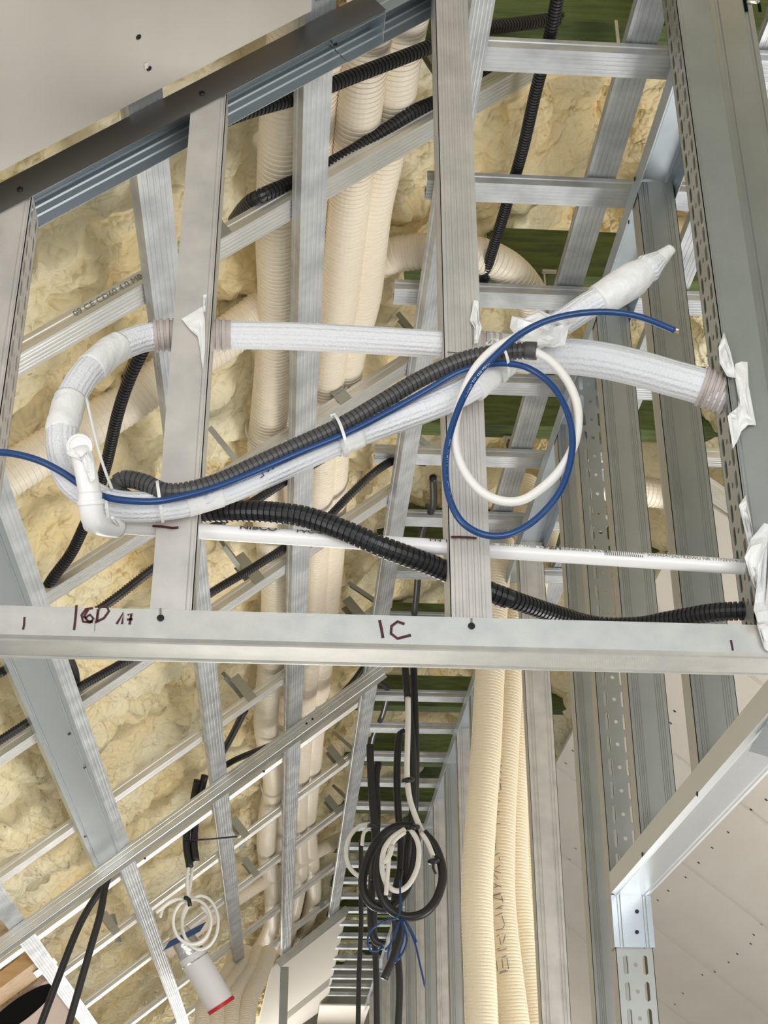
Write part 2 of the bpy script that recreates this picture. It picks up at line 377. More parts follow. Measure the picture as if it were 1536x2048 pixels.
# printing on the nearest slope channel
a = onS(155, 640, .045)
writing('printed_text', '09 CE CD60 4.0 MB PN', .017, np.array([a[0], 2.10-.0308, slopeZ(a[0], .038)]), SD, SN, INKG, purl[0])
def batten(p, q, up, side, label, m=BATT):
    o = cd_member('ceiling_batten', p, q, up, side, m, g=.0007); tag(o, label, 'metal batten', 'long ceiling battens'); return o
YX = np.array([0, 1., 0])
for x, y1, lab in [(-.879, 9, 'leftmost long batten, seen only in the lower left corner'), (-.559, 9, 'weathered long batten left of the white cable coil, beside the wide grey channel'),
                   (-.243, 8.3, 'weathered long batten passing behind the left half of the door frame'), (.0115, 9.0, 'weathered long batten in front of the bundle of cream ducts'), (.296, 9.0, 'weathered long batten where the slope meets the flat ladder of channels')]:
    batten(sp(x, 1.15, 0), sp(x, y1, 0), SN, SD, lab)
X4 = .301*2.03
batten((X4, 1.3, 2.03), (X4, 4.75, 2.03), (0, 0, 1), (1, 0, 0), 'blue-grey batten above the flat ladder of channels, left of the sloping wall track')
p5 = atZ(1392, 480, 2.03)
batten((p5[0], 1.5, 2.03), (p5[0], 6.0, 2.03), (0, 0, 1), (1, 0, 0), 'batten above the ladder channels on the right side of the wall track')
# diagonal channel end at top
o = cd_member('slope_channel', sp(.44, 1.985, .135), sp(.74, 1.985, .135), SN, YX, PURL)
tag(o, 'short channel end sloping up to the right at the top edge beside black conduits', 'metal channel')
# flat ladder of channels
y0 = 1.953; k = 0; y = y0
while y < 12:
    xl, xr = .205, .93
    xl = .245 if k == 1 else .205 if k in (2, 4) else .285
    o = cd_member('ceiling_channel', (xl, y, 2.0), (xr, y, 2.0), (0, 0, 1), YX, BATT, g=.0008)
    tag(o, 'level galvanised channel spanning the top of the roof, %s from the camera' % ORD[k], 'metal channel', 'ladder of level channels'); k += 1
    y += .371
# brackets holding the channels
def bracket(px, py, k, flip=False, flat=False):
    b = onS(px, py, .03); Y = min(PY, key=lambda v: abs(v-b[1])); b[1] = Y; b[2] = slopeZ(b[0], .03)
    mb = MB(); wv = SD*.028; u = SN*.15+SD*-.0; s = np.array([0, 1., 0])
    for sg in (-1, 1):
        mb.box(b+s*sg*.032-wv*.6, 1.2*wv, SN*.10, s*.0014)
    mb.box(b+s*-.034+SN*.028-wv*.6, 1.2*wv, s*.068, SN*.0015)
    o = mb.build('bracket', BRK)
    tag(o, 'grey perforated hanger strap on %s' % k, 'hanger bracket', 'hanger straps of the slope channels')
for px, py, k in [(448, 455, 'the nearest slope channel, by the torn black conduit'), (690, 830, 'the second slope channel, by the duct clamp'), (520, 1180, 'the third slope channel, beside the cream ducts'), (505, 1400, 'the fourth slope channel left of the ducts'),
                  (730, 1230, 'the fourth slope channel right of the ducts'), (495, 1700, 'the sixth slope channel near a black tie'), (690, 1500, 'the sixth slope channel right of the ducts'), (515, 1770, 'the seventh slope channel left of the ducts'),
                  (680, 1620, 'the seventh slope channel right of the ducts'), (240, 1880, 'the sixth slope channel right of two black tubes'), (510, 1900, 'the eighth slope channel near the cream ducts'), (650, 1790, 'the eighth slope channel near the sloping track')]:
    bracket(px, py, k)
def strap(px0, py0, px1, py1, e0, e1, label, w=.05):       # bent hanger strip going up into the foam
    a, b = onS(px0, py0, e0), onS(px1, py1, e1); d = b-a; wv = np.array([.25, 1., .2]); wv = wv-d*(wv@d)/(d@d); wv = wv/np.linalg.norm(wv)*w
    nv = np.cross(d, wv); nv = nv/np.linalg.norm(nv)
    mb = MB(); mb.box(a-wv/2, d, wv, nv*.0015); mb.box(a-wv/2, d, wv*.04, -nv*.012); mb.box(a+wv/2, d, wv*.04, -nv*.012)
    tag(mb.build('hanger_strap', BRK), label, 'hanger bracket', 'bent hanger straps above the channels')
strap(425, 855, 490, 935, .17, .05, 'dark bent strap in the foam between the door stud and the ducts')
strap(448, 1085, 515, 1175, .17, .05, 'dark bent strap behind the black conduit left of the ducts')
strap(450, 1348, 508, 1410, .17, .05, 'grey bent strap below the door head, left of the ducts', .06)
strap(830, 865, 900, 930, .17, .05, 'dark bent strap right of the ducts above the third ladder bar')
strap(800, 630, 860, 700, .17, .05, 'dark bent strap below the curved cream duct')
strap(835, 70, 890, 155, .17, .05, 'dark bent strap at the top beside the ducts')
strap(700, 1165, 760, 1205, .17, .05, 'dark bent strap just above the door head right of the ducts')
strap(462, 1640, 492, 1690, .15, .04, 'pale bent strap by the long black tie', .05)
strap(672, 1465, 712, 1500, .16, .04, 'dark bent strap right of the ducts below the long sloping track', .06)
strap(675, 1575, 700, 1600, .15, .04, 'small dark strap under the far battens', .06)
strap(227, 1828, 240, 1885, .14, .03, 'upright grey strap between the two black tubes and the coil', .035)
# ================================================================== LONG SLOPING TRACKS
def u_track(name, p, q, up, side, w, h, m, ribs=True):     # web at p..q, flanges along up
    pts = [(-w/2, h), (-w/2, h*.62), (-w/2+.0015, h*.58), (-w/2, h*.54), (-w/2, h*.3), (-w/2+.0015, h*.26), (-w/2, h*.22)]+ribbed(-w/2, w/2, [-w*.36, w*.36], .003, 0, .003)+[(w/2, h*.22), (w/2-.0015, h*.26), (w/2, h*.3), (w/2, h*.54), (w/2-.0015, h*.58), (w/2, h*.62), (w/2, h)]
    mb = MB(); section(mb, p, q, pts, side, up, .0014); return mb.build(name, m)
# wall A sloping head track (opens downwards)
pa = np.array([-.9, YA+WD/2, slopeZ(-.9, -.001)]); pb = np.array([.085, YA+WD/2, slopeZ(.085, -.001)])
ta = u_track('wall_track', pa, pb, -SN, -YX, WD, .045, BLUE_G)
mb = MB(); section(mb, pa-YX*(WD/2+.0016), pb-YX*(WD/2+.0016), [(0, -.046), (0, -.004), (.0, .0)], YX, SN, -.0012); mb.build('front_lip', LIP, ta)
tag(ta, 'sloping galvanised head track with dark front lip under the drywall edge', 'metal track')
pa2 = np.array([.03, YA+WD/2, slopeZ(.03, -.004)]); pb2 = np.array([.285, YA+WD/2, slopeZ(.285, -.004)])
tb = u_track('wall_track', pa2, pb2, -SN, -YX, WD-.004, .045, BLUE_G)
tag(tb, 'second piece of sloping head track overlapping the first behind the middle stud', 'metal track')
for px, py in [(40, 378), (404, 186)]: screw(atY(px, py, YA-.0025), (0, -1, 0), .0045, ta)
for px, py in [(671, 85), (746, 47)]:
    p = atY(px, py, YA+WD-.004); n = np.array([0, -1, 0])
    MB().add([p+np.array([-.003, 0, -.006]), p+np.array([.003, 0, -.006]), p+np.array([0, -.014, .004]), p+np.array([0, 0, .010])], [(0, 1, 2), (1, 3, 2), (3, 0, 2), (0, 3, 1)]).build('screw', SCR, ta)
c = pb-np.array([0, WD/2, 0])-SN*.045
MB().box(c, YX*WD, SD*.0015, SN*.044).build('end_tab', BLUE_G, ta)
# far sloping track across the roof
ya = 4.92
tf = u_track('wall_track', np.array([-1.5, ya, slopeZ(-1.5, -.001)]), np.array([.32, ya, slopeZ(.32, -.001)]), -SN, -YX, .075, .04, GALV)
tag(tf, 'long bare sloping track crossing under the battens below the door head', 'metal track')
for px, py in [(512+320/3.07-0, 0), ]: pass
for px, py in [(613, 1447), (625, 1438), (290, 1717), (528, 1543)]:
    screw(atY(px, py, ya-.0385), (0, -1, 0), .004, tf)
# third sloping track far away
yb = 8.95
tg = u_track('wall_track', np.array([-.05, yb, slopeZ(-.05, -.001)]), np.array([.36, yb, slopeZ(.36, -.001)]), -SN, -YX, .075, .04, GALV)
tag(tg, 'short dark sloping track far back above the pale drywall piece', 'metal track')
# wide grey channel beside batten
xw = (onS(72, 1330)[0]+onS(208, 1710)[0])/2
yw1 = onS(208, 1722)[1]
wc = u_track('wide_channel', sp(xw, 1.9, -.004), sp(xw, yw1, -.004), SN, SD, .10, .045, BLUE_G)
tag(wc, 'wide blue-grey channel beside the left batten, cut off above the long sloping track', 'metal channel')
for px, py in [(139, 1468), (170, 1535), (171, 1673)]: screw(onS(px, py, -.005), -SN, .005, wc)
# ================================================================== WALL A (stud wall with door head)
def stud_a(xl, web, zt, label, slotted=False, flange=.052, front=STUDM, zbot=ZH+.003, rib=(.006,)):
    """C stud: front lip in plane y=YA, web at the left (-1) or right (+1)"""
    root = bpy.data.objects.new('wall_stud', None); sc.collection.objects.link(root); root.location = (0, 0, 0)
    xr = xl+flange; y0_, y1_ = YA+.0015, YA+WD-.002
    xw_, xo = (xr, xl) if web > 0 else (xl, xr); s = -web
    p, q = np.array([xw_, y0_, zbot]), np.array([xw_, y0_, zt])
    fl = ribbed(0, flange, rib, .0017, 0, .0032)
    mb = MB(); section(mb, p, q, fl+[(flange, .007)], (s, 0, 0), (0, 1, 0), .0012)
    mb.build('front_flange', front, root)
    mb = MB(); d = y1_-y0_; section(mb, p+np.array([0, d, 0]), q+np.array([0, d, 0]), fl+[(flange, -.007)], (s, 0, 0), (0, 1, 0), -.0012)
    mb.build('back_flange', front, root)
    if slotted: slotted_plate(p, q, (0, 1, 0), d, (s, 0, 0), name='slotted_web', m=front, parent=root, pitch=.034, sl=.0140, sw=.0054)
    else:
        mb = MB(); section(mb, p, q, ribbed(0, d, (.2*d, .8*d), .0016), (0, 1, 0), (s, 0, 0), .0012); mb.build('web', front, root)
    tag(root, label, 'metal stud'); return root
x = atY(46, 512, YA)[0]
A0 = stud_a(x-.052, 1, slopeZ(x-.05, -.01), 'leftmost stud of the near wall, slotted on its right side', True)
x = atY(376, 250, YA)[0]
A1 = stud_a(x+.002, 1, slopeZ(x, -.008), 'left stud above the door head, carrying white tape and the hose bundle')
x = atY(872, 100, YA)[0]
A2 = stud_a(x+.001, -1, 2.03, 'middle ribbed stud of the near wall behind the blue and white cable loops', rib=(.009, .018, .026, .034, .042))
A3 = stud_a(.583, -1, 2.2, 'tall slotted corner post at the right edge with torn white tape', True, flange=.055, front=WALLG)
# second post behind the corner
root = bpy.data.objects.new('wall_stud', None); sc.collection.objects.link(root)
mb = MB(); section(mb, (.688, 1.76, .72), (.688, 1.76, 2.3), [(0, .05)]+ribbed(0, .075, (.012, .063), .002)+[(.075, .05)], (1, 0, 0), (0, 1, 0), .0012); mb.build('web', WALLG, root)
c = atY(1505, 12, 1.758); s1 = np.array([1., 0, 0]); s2 = np.array([0, 0, 1.])
for dx in (-.014, .010): MB().box(c+s1*dx+s2*-.012, s1*.005, s2*.045, (0, .002, 0)).build('service_opening', DARK, root)
MB().box(c+s1*-.010+s2*.006, s1*.022, s2*.006, (0, -.006, 0)).build('service_flap', GALV, root)
tag(root, 'brownish grey post at the upper right corner with an H-shaped cut-out', 'metal stud')
# black tube between the posts
bt = conduit('cable_conduit', [(.672, 1.80, 2.2), (.668, 1.79, 1.9), (.672, 1.80, 1.6), (.680, 1.83, 1.2), (.69, 1.85, .95)], .014, BLK)
tag(bt, 'black corrugated conduit in the dark gap behind the slotted corner post', 'conduit')
mb = MB().box((.652, 1.81, .75), (.03, 0, 0), (0, .02, 0), (0, 0, 1.15)); o = mb.build('shade_strip', mat('gap_shade', (.03, .035, .05), .6))  # dark strip standing in for the shade in the gap between the posts
tag(o, 'dark strip standing in for shade between the corner post and the grey post', 'shade strip')
# door head track
root = bpy.data.objects.new('door_head_track', None); sc.collection.objects.link(root)
tag(root, 'galvanised door head track across the picture with marker notes', 'metal track')
yc = YA+WD/2; xl, xr = -.75, .652
web = ribbed(-WD/2, WD/2, [-WD*.38, WD*.38], -.0018, 0, .003)
mb = MB(); section(mb, (xl, yc, ZH), (xr, yc, ZH), [(-WD/2, .041), (-WD/2, .003)]+[(a_, b_) for a_, b_ in web[1:-1]]+[(WD/2, .003), (WD/2, .041)], (0, 1, 0), (0, 0, 1), .0012)
mb.build('track_body', GALV, root)
YS = YA-.0006
stroke([[(49, 1234), (48, 1250), (46, 1259)]], .0026, 'marker_writing', INK, root, YS)
stroke([[(153, 1210), (151, 1235), (148, 1260)], [(186, 1216), (172, 1218), (163, 1230), (166, 1243), (180, 1245), (187, 1237), (180, 1229), (170, 1236)],
        [(176, 1219), (168, 1233), (176, 1242), (186, 1244)], [(196, 1218), (194, 1242)], [(196, 1216), (212, 1211), (218, 1222), (208, 1236), (190, 1245)],
        [(233, 1248), (247, 1225), (244, 1248)], [(255, 1230), (263, 1227), (259, 1249)], [(254, 1239), (265, 1238)]], .0030, 'marker_writing', INK, root, YS)
stroke([[(759, 1240), (763, 1258), (766, 1276)], [(809, 1248), (795, 1243), (783, 1252), (782, 1267), (795, 1277), (822, 1270)]], .0036, 'marker_writing', INK, root, YS)
stroke([[(1462, 1280), (1464, 1291), (1466, 1301)]], .0026, 'marker_writing', INK, root, YS)
stroke([[(201, 1216), (190, 1240), (189, 1262)]], .0008, 'pencil_line', INKG, root, YS)
stroke([[(321, 1216), (321, 1228)], [(943, 1236), (943, 1250)]], .0026, 'pencil_line', INKG, root, YS)
screw(atY(321, 1236, YS), (0, -1, 0), .0045, root); screw(atY(943, 1252, YS), (0, -1, 0), .0045, root)
stroke([[(305, 1052), (325, 1053), (345, 1056), (357, 1055)]], .0034, 'marker_line', INK, A1, YS)
stroke([[(895, 704), (910, 705), (925, 707)]], .0016, 'marker_line', INKB, A2, YS)
stroke([[(902, 1074), (920, 1074), (940, 1075), (953, 1076)]], .0034, 'marker_line', INK, A2, YS)
# ================================================================== WALL B (long wall running away on the right)
WB = .075
tw = MB(); section(tw, (XB+WB/2, 1.78, 1.945), (XB+WB/2, 12.2, 1.945), [(-WB/2-.002, -.042)]+ribbed(-WB/2-.002, WB/2+.002, [-.026, .026], -.002)+[(WB/2+.002, -.042)], (1, 0, 0), (0, 0, 1), .0013)
tw = tag(tw.build('wall_track', mat('bright_track_steel', (.60, .66, .70), .38, .75, noise_col=(.52, .58, .62), nscale=10)), 'top track of the long wall receding from upper right to lower centre', 'metal track')
for px, py in [(1362, 179), (1270, 358), (1258, 444), (1142, 700)]: screw(atX(px, py, XB-.0035), (-1, 0, 0), .0045, tw)
def stud_b(y, z0, z1, label, slotted=False, m=WALLG, group=None):
    root = bpy.data.objects.new('wall_stud', None); sc.collection.objects.link(root)
    rb = ribbed(0, .048, (.010, .018, .026, .034), .0015, 0, .003)
    for sgn, xx in ((1, XB), (-1, XB+WB)):
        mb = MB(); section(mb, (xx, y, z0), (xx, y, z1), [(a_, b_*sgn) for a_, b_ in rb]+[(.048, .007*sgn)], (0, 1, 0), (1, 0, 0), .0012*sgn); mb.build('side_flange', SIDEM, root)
    if slotted: slotted_plate((XB, y, z0), (XB, y, z1), (1, 0, 0), WB, (0, 1, 0), m=m, parent=root, pitch=.05, sw=.0048)
    else:
        mb = MB(); section(mb, (XB, y, z0), (XB, y, z1), ribbed(0, WB, (.011, .019, .056, .064), .0018, 0, .003), (1, 0, 0), (0, 1, 0), .0012); mb.build('web', m, root)
    tag(root, label, 'metal stud', group); return root
stud_b(2.20, ZH+.003, 1.94, 'wide dark grey stud above the far door head, nearest to the camera')
stud_b(2.62, ZH+.003, 1.94, 'dark grey stud above the far door head, left of the widest one')
stud_b(2.90, -1.5, 1.94, 'perforated jamb stud showing rows of slots and holes', True)
stud_b(3.13, -1.5, 1.94, 'dark grey stud directly left of the perforated jamb stud')
stud_b(3.80, -1.5, 1.94, 'smooth grey stud standing right of the upright cream ducts', m=STUDM)
for k, y in enumerate([5.0, 5.45, 5.9, 6.4, 6.9, 7.4, 8.0, 8.6, 9.2, 9.9, 10.6, 11.4]):
    stud_b(y, -1.5, 1.94, 'grey stud of the long wall left of the upright ducts, %s of the far row' % ORD[k], m=STUDM if k % 2 else WALLG, group='far studs of the long wall')
# door head of wall B
root = bpy.data.objects.new('door_head_track', None); sc.collection.objects.link(root)
tag(root, 'door head track of the right wall running away to the slotted jamb', 'metal track')
mb = MB(); section(mb, (XB+WB/2, 1.705, ZH), (XB+WB/2, 2.895, ZH), [(-WB/2-.003, .045), (-WB/2-.003, .003)]+ribbed(-WB/2-.003, WB/2+.003, (-.028, .028), -.002)[1:-1]+[(WB/2+.003, .003), (WB/2+.003, .045)], (1, 0, 0), (0, 0, 1), .0013)
mb.build('track_body', mat('bright_head_steel', (.74, .76, .77), .33, .85, .4, uv='emboss'), root)
zf = atY(1270, 1893, 2.885)[2]
mb = MB(); section(mb, (XB+WB/2, 2.893, ZH), (XB+WB/2, 2.893, zf), [(-WB/2-.003, .04)]+ribbed(-WB/2-.003, WB/2+.003, (-.026, .026), .002)+[(WB/2+.003, .04)], (1, 0, 0), (0, 1, 0), .0013)
fl = mb.build('bent_end', BLUE_G, root)
for px, py in [(1274, 1823), (1274, 1864)]: screw(atY(px, py, 2.892), (0, -1, 0), .004, root)
for px, py in [(1395, 1588), (1285, 1709)]: screw(atX(px, py, XB-.0045), (-1, 0, 0), .0045, root)
# buckled flap at the near end
p = np.array([XB, 1.90, ZH-.003]); mb = MB()
mb.add([p+np.array([0, -.05, 0]), p+np.array([.075, -.05, 0]), p+np.array([.078, .12, -.004]), p+np.array([.0, .05, -.012]), p+np.array([.045, .02, -.02])], [(0, 1, 4), (1, 2, 4), (2, 3, 4), (3, 0, 4)])
mb.build('torn_flap', BLUE_G, root)
# ================================================================== DRYWALL
root = MB(); yb_ = 1.593
def slab(x0, x1, ya_, yb2, e0, t, name, m, parent=None, sgn=1):
    f_ = (lambda x, y, e: sp(x, y, e)) if sgn > 0 else (lambda x, y, e: sp(x, y, e)*np.array([-1, 1, 1])+np.array([2*RIDGE, 0, 0]))
    return MB().hexa([f_(x0, ya_, e0), f_(x1, ya_, e0), f_(x1, yb2, e0), f_(x0, yb2, e0)], [f_(x0, ya_, e0+t), f_(x1, ya_, e0+t), f_(x1, yb2, e0+t), f_(x0, yb2, e0+t)]).build(name, m, parent)
bd = slab(-1.8, -.003, -.2, yb_, -.0135, .0125, 'drywall_board', DRY)
tag(bd, 'beige drywall board with screw heads filling the upper left corner', 'drywall')
for px, py in [(277, 74), (298, 137)]: screw(onS(px, py, -.0138), -SN, .0042, bd)
MB().box(onS(288, 128, -.0142), SD*.006, YX*.010, -SN*.001).build('paper_tear', DRYW, bd)
# short track piece above the board end
o = MB(); section(o, sp(.005, 1.57, -.006), sp(.30, 1.57, -.006), [(-.02, .03), (-.02, 0), (.02, 0), (.02, .03)], YX, -SN*-1, .0013)
tag(o.build('edge_channel', BLUE_G), 'short channel end beside the drywall board corner at the top edge', 'metal channel')
# right slope boards
XE = 2*RIDGE-1.133
bd2 = slab(XE-2.6, XE, 3.52, 13.9, -.012-.0, .0125, 'drywall_board', DRY, None, -1)
bd2.location.z = 1.95-slopeZ(XE, -.012)
tag(bd2, 'large beige drywall slope seen through the right doorway with dark screw dots', 'drywall')
dz = bd2.location.z
def onR(px, py, e=-.0125):
    n = np.array([SL, 0, 1.]); d = (slopeZ(XE, e)+dz)+SL*(1.133); r = ray(px, py); return r*d/(r@n)
RN = np.array([SL, 0, 1.])/K
seam = mat('board_seam', (.50, .46, .41), .9)
for y in (4.2, 5.05, 5.9, 6.8, 7.7):
    for_ = MB(); a_ = np.array([1.14, y, 1.95-.006-.001]); d_ = np.array([1, 0, -SL])/K
    for_.box(a_-RN*.0075+np.array([0, 0, -.004]), d_*2.2, YX*.004, -RN*.0006).build('board_seam', seam, bd2)
random.seed(3)
for px, py in [(1350, 1423), (1342, 1447), (1146, 1502), (1132, 1527), (1118, 1700), (1152, 1698), (1140, 1720), (1180, 1822), (1174, 1826), (1372, 1755), (1398, 1726), (1337, 1782), (1457, 1665), (1316, 1801), (1508, 1870), (1502, 1888), (1475, 1908), (1458, 1925), (1430, 1944), (1405, 1950), (1366, 1987), (1350, 2009), (1524, 1849), (1533, 1600), (1503, 1620), (1425, 1696)]:
    screw(onR(px, py)-RN*.002, -RN, .006, bd2)
e1 = cd_member('edge_channel', np.array([1.10, 3.47, 1.975]), np.array([3.0, 3.47, 1.975-SL*1.9]), RN, -YX, PURL)
tag(e1, 'sloping channel along the front edge of the right drywall slope', 'metal channel')
for k, y in enumerate([2.95, 3.40]):
    e2 = cd_member('ceiling_channel', (1.0, y, 2.0), (1.7, y, 2.0), (0, 0, 1), YX, PURL); tag(e2, 'bright level channel behind the slotted post, %s one' % ('upper', 'lower')[k], 'metal channel')
    if k == 0: e2.hide_render = False
# far left drywall piece on the slope
P4 = [onS(*p, -.006) for p in [(545, 1935), (694, 1822), (652, 2015), (500, 2120)]]
mb = MB(); mb.hexa(P4, [p+SN*.0125 for p in P4]); tag(mb.build('drywall_board', DRYW), 'pale drywall piece hanging under the far end of the slope', 'drywall')
a_, b_ = onS(570, 2030, -.01), onS(655, 1985, -.01); b_[1] = a_[1]
tag(MB().box(a_, b_-a_, YX*.30, SN*.03).build('edge_channel', GALV), 'grey channel along the lower edge of the far drywall piece', 'metal channel')
o = MB(); p = atY(571, 1930, 8.86); section(o, (p[0]-.03, 8.86, -1.5), (p[0]-.03, 8.86, p[2]-.01), [(0, .04), (0, 0), (.05, 0), (.05, .04)], (1, 0, 0), (0, 1, 0), .0013)
tag(o.build('wall_stud', WALLG), 'thin grey upright left of the far pale drywall piece', 'metal stud')
# timber and round opening, lower left
A_, B_ = onS(-25, 1995, .03), onS(82, 1925, .03); B_[1] = A_[1]
wd = MB().box(A_, (B_-A_)*1.03, YX*.22, SN*.05).build('timber_plank', WOOD); tag(wd, 'bare timber plank in the lower left corner with a metal plate', 'timber')
MB().box(onS(66, 1945, .028), SD*.09, YX*.10, -SN*.002).build('nail_plate', GALV, wd)
A_, B_ = onS(-40, 2060, .02), onS(96, 1962, .02)
ply = MB().box(A_, SD*np.linalg.norm((B_-A_)[[0, 2]]), YX*.9, SN*.02).build('pink_board', PINK); tag(ply, 'pinkish board with a dark round opening in the lower left corner', 'board')
cc = onS(38, 2022, .0185); n_ = 28; vs = []
ax_, ay_ = onS(76, 1990, .0185)-cc, None; ay_ = YX*.19
for r_ in (1, 0.0): pass
vs = [cc+math.cos(2*math.pi*i/n_)*SD*.155+math.sin(2*math.pi*i/n_)*ay_ for i in range(n_)]
MB().add(vs+[v_-SN*.001 for v_ in vs], [tuple(range(n_)), tuple(range(n_, 2*n_))[::-1]]+[(i, (i+1) % n_, n_+(i+1) % n_, n_+i) for i in range(n_)]).build('round_opening', DARK, ply)
# ================================================================== DUCTS
E_D = .112
def duct(pts, label, e=E_D, r=.045, parent=None, kind='S', val=None, m=DUCT, pitch=.0125, dep=.0017, group='cream ventilation ducts'):
    P = []
    for q in pts:
        if kind == 'S': P.append(onS(q[0], q[1], q[2] if len(q) > 2 else e))
        elif kind == 'Z': P.append(atZ(q[0], q[1], val if len(q) < 3 else q[2]))
        else: P.append(atY(q[0], q[1], val if len(q) < 3 else q[2]))
    o = tube('ventilation_duct', P, r, m, parent, smooth=False, pitch=pitch, depth=dep, n=28, duty=.5)
    o.data.polygons.foreach_set('use_smooth', [True]*len(o.data.polygons)) if False else None
    tag(o, label, 'ventilation duct', group); return o
dA = duct([(600, -40), (572, 200), (562, 330), (556, 480), (557, 600), (547, 750), (536, 850), (530, 920), (534, 1000), (545, 1100), (552, 1200), (541, 1340), (532, 1450), (547, 1560), (536, 1640), (533, 1700), (545, 1790), (540, 1860), (500, 1930), (480, 1985)], 'wide cream corrugated duct, leftmost of the bundle, full length down the slope')
duct([(655, 60), (628, 200), (608, 480), (600, 700), (590, 850), (585, 1000), (588, 1150), (577, 1350), (572, 1450), (566, 1600), (562, 1700), (578, 1800), (560, 1880), (520, 1945)], 'cream duct half hidden behind the middle batten', e=.165)
duct([(745, 0), (728, 120), (714, 250), (698, 400), (686, 512), (677, 600), (660, 700), (648, 800), (640, 930), (630, 1100), (622, 1250), (610, 1380), (602, 1500), (596, 1620), (600, 1730), (592, 1800), (570, 1900)], 'cream corrugated duct right beside the middle batten')
duct([(815, 0), (797, 100), (778, 250), (745, 400), (732, 512), (722, 600), (696, 700), (681, 800), (664, 930), (660, 1100), (652, 1200), (640, 1340), (628, 1450), (620, 1560), (614, 1650), (624, 1740), (626, 1800), (600, 1880), (560, 1940)], 'cream corrugated duct, rightmost of the bundle')
duct([(745, 530), (790, 510), (850, 502), (920, 504), (985, 520), (1035, 555), (1070, 610), (1090, 680)], 'curved cream duct leaving the bundle to the right behind the ribbed stud', kind='Z', val=2.075, r=.042)
duct([(560, 590, .15), (500, 640, .15), (430, 690, .15), (330, 750, .15), (240, 815, .15), (130, 880, .15), (40, 935, .15), (-60, 1000, .15)], 'cream duct running down to the left behind the white hose loop', r=.046)
duct([(690, 1672, .10), (600, 1722, .10), (500, 1780, .10), (420, 1838, .10), (330, 1905, .1)], 'far straight cream duct crossing the slope below the bundle', r=.036)
for k, (xa, xb, ttl) in enumerate([(450, 405, 'leftmost'), (472, 433, 'second from left'), (495, 462, 'third from left'), (515, 492, 'rightmost')]):
    duct([(xa+22, 1905, 8.3), (xa+6, 1950, 8.1), (xb+8, 2000, 7.9), (xb, 2060, 7.8), (xb-4, 2140, 7.8)], 'far upright cream duct at the bottom edge, %s of four' % ttl, kind='Y')
# clamp bands on ducts
def clamp(px, py, e, r, label, parent):
    c = onS(px, py, e); P = [c+math.cos(t)*SD*r+math.sin(t)*SN*r+YX*.006*math.sin(t*2) for t in np.linspace(0, 2*math.pi, 20, endpoint=False)]
    tube('clamp_band', P, .0035, GALV, parent, closed=True, n=6, step=.01)
clamp(532, 860, E_D, .048, '', dA); clamp(543, 1350, E_D, .048, '', dA); clamp(545, 1572, E_D, .048, '', dA)
tag(tube('perforated_strap', [onS(560, 868, .06), onS(600, 855, .05), onS(645, 825, .05), onS(690, 780, .06), onS(700, 760, .1)], .005, GALV, n=6), 'thin perforated steel strap tying the ducts behind the hose', 'metal strap')
# upright ducts on the right, partly behind each other
VD0 = [([(1000, 1080, 4.25), (988, 1200, 4.2), (980, 1340, 4.18), (972, 1500, 4.15), (961, 1650, 4.12), (954, 1800, 4.1), (960, 1950, 4.1), (966, 2100, 4.1)], 'upright cream duct, leftmost and nearest of the four by the long wall'),
      ([(1050, 960, 4.40), (1030, 1130, 4.35), (1018, 1340, 4.32), (1008, 1500, 4.30), (1001, 1650, 4.28), (1000, 1800, 4.22), (1015, 1950, 4.18), (1034, 2100, 4.16)], 'upright cream duct with dark lettering, second of the four'),
      ([(1110, 1000, 4.5), (1075, 1130, 4.46), (1046, 1340, 4.44), (1030, 1500, 4.42), (1026, 1650, 4.4), (1032, 1800, 4.36), (1054, 1950, 4.32), (1076, 2100, 4.30)], 'upright cream duct, third of the four'),
      ([(1056, 1200, 4.60), (1044, 1340, 4.56), (1040, 1500, 4.55), (1044, 1650, 4.52), (1052, 1800, 4.5), (1066, 1950, 4.46), (1082, 2100, 4.44)], 'upright cream duct hugging the smooth grey stud, last of the four')]
VD = [([(x, y, yy) for x, y, _ in p], l) for (p, l), yy in zip(VD0, (4.05, 4.14, 4.24, 4.34))]
vd = [duct(p, l, kind='Y', m=DUCT2, pitch=.0094, dep=.0014, group='upright cream ducts') for p, l in VD]
# duct lettering (large dotted print, reads along the duct)
def duct_print(pts, s, size, cad, parent, r=.0455, off=-.010, skip=.0105, flip=-1):
    C = [atY(*p) for p in pts]; C = np.array(C); seg = np.concatenate([[0], np.cumsum(np.linalg.norm(np.diff(C, axis=0), axis=1))])
    v, f = text_mesh(s, size); mb = MB(); out = []
    for q in v:
        sv = q[0]; c_ = np.array([np.interp(sv, seg, C[:, k]) for k in range(3)]); h = (q[1]+off)
        a_ = h/r; vw = -c_/np.linalg.norm(c_); ax = np.array([0, 0, 1.]); tdir = np.cross(ax, vw); tdir /= np.linalg.norm(tdir); vw = np.cross(tdir, ax)
        out.append(c_+(r+.0008)*(math.cos(a_)*vw-math.sin(a_)*tdir*flip*-1))
    keep = []
    for fc in f:
        s0 = np.mean([v[i][0] for i in fc]); keep.append(fc)
    mb.add(out, keep); return mb.build('printed_text', INKG, parent)
duct_print([(1010, 1490, 4.28), (1001, 1650, 4.25), (1000, 1800, 4.20), (1013, 1945, 4.15), (1028, 2080, 4.13)], 'PIPEX FLEX  Ø75', .0, 0, vd[1]) if False else None
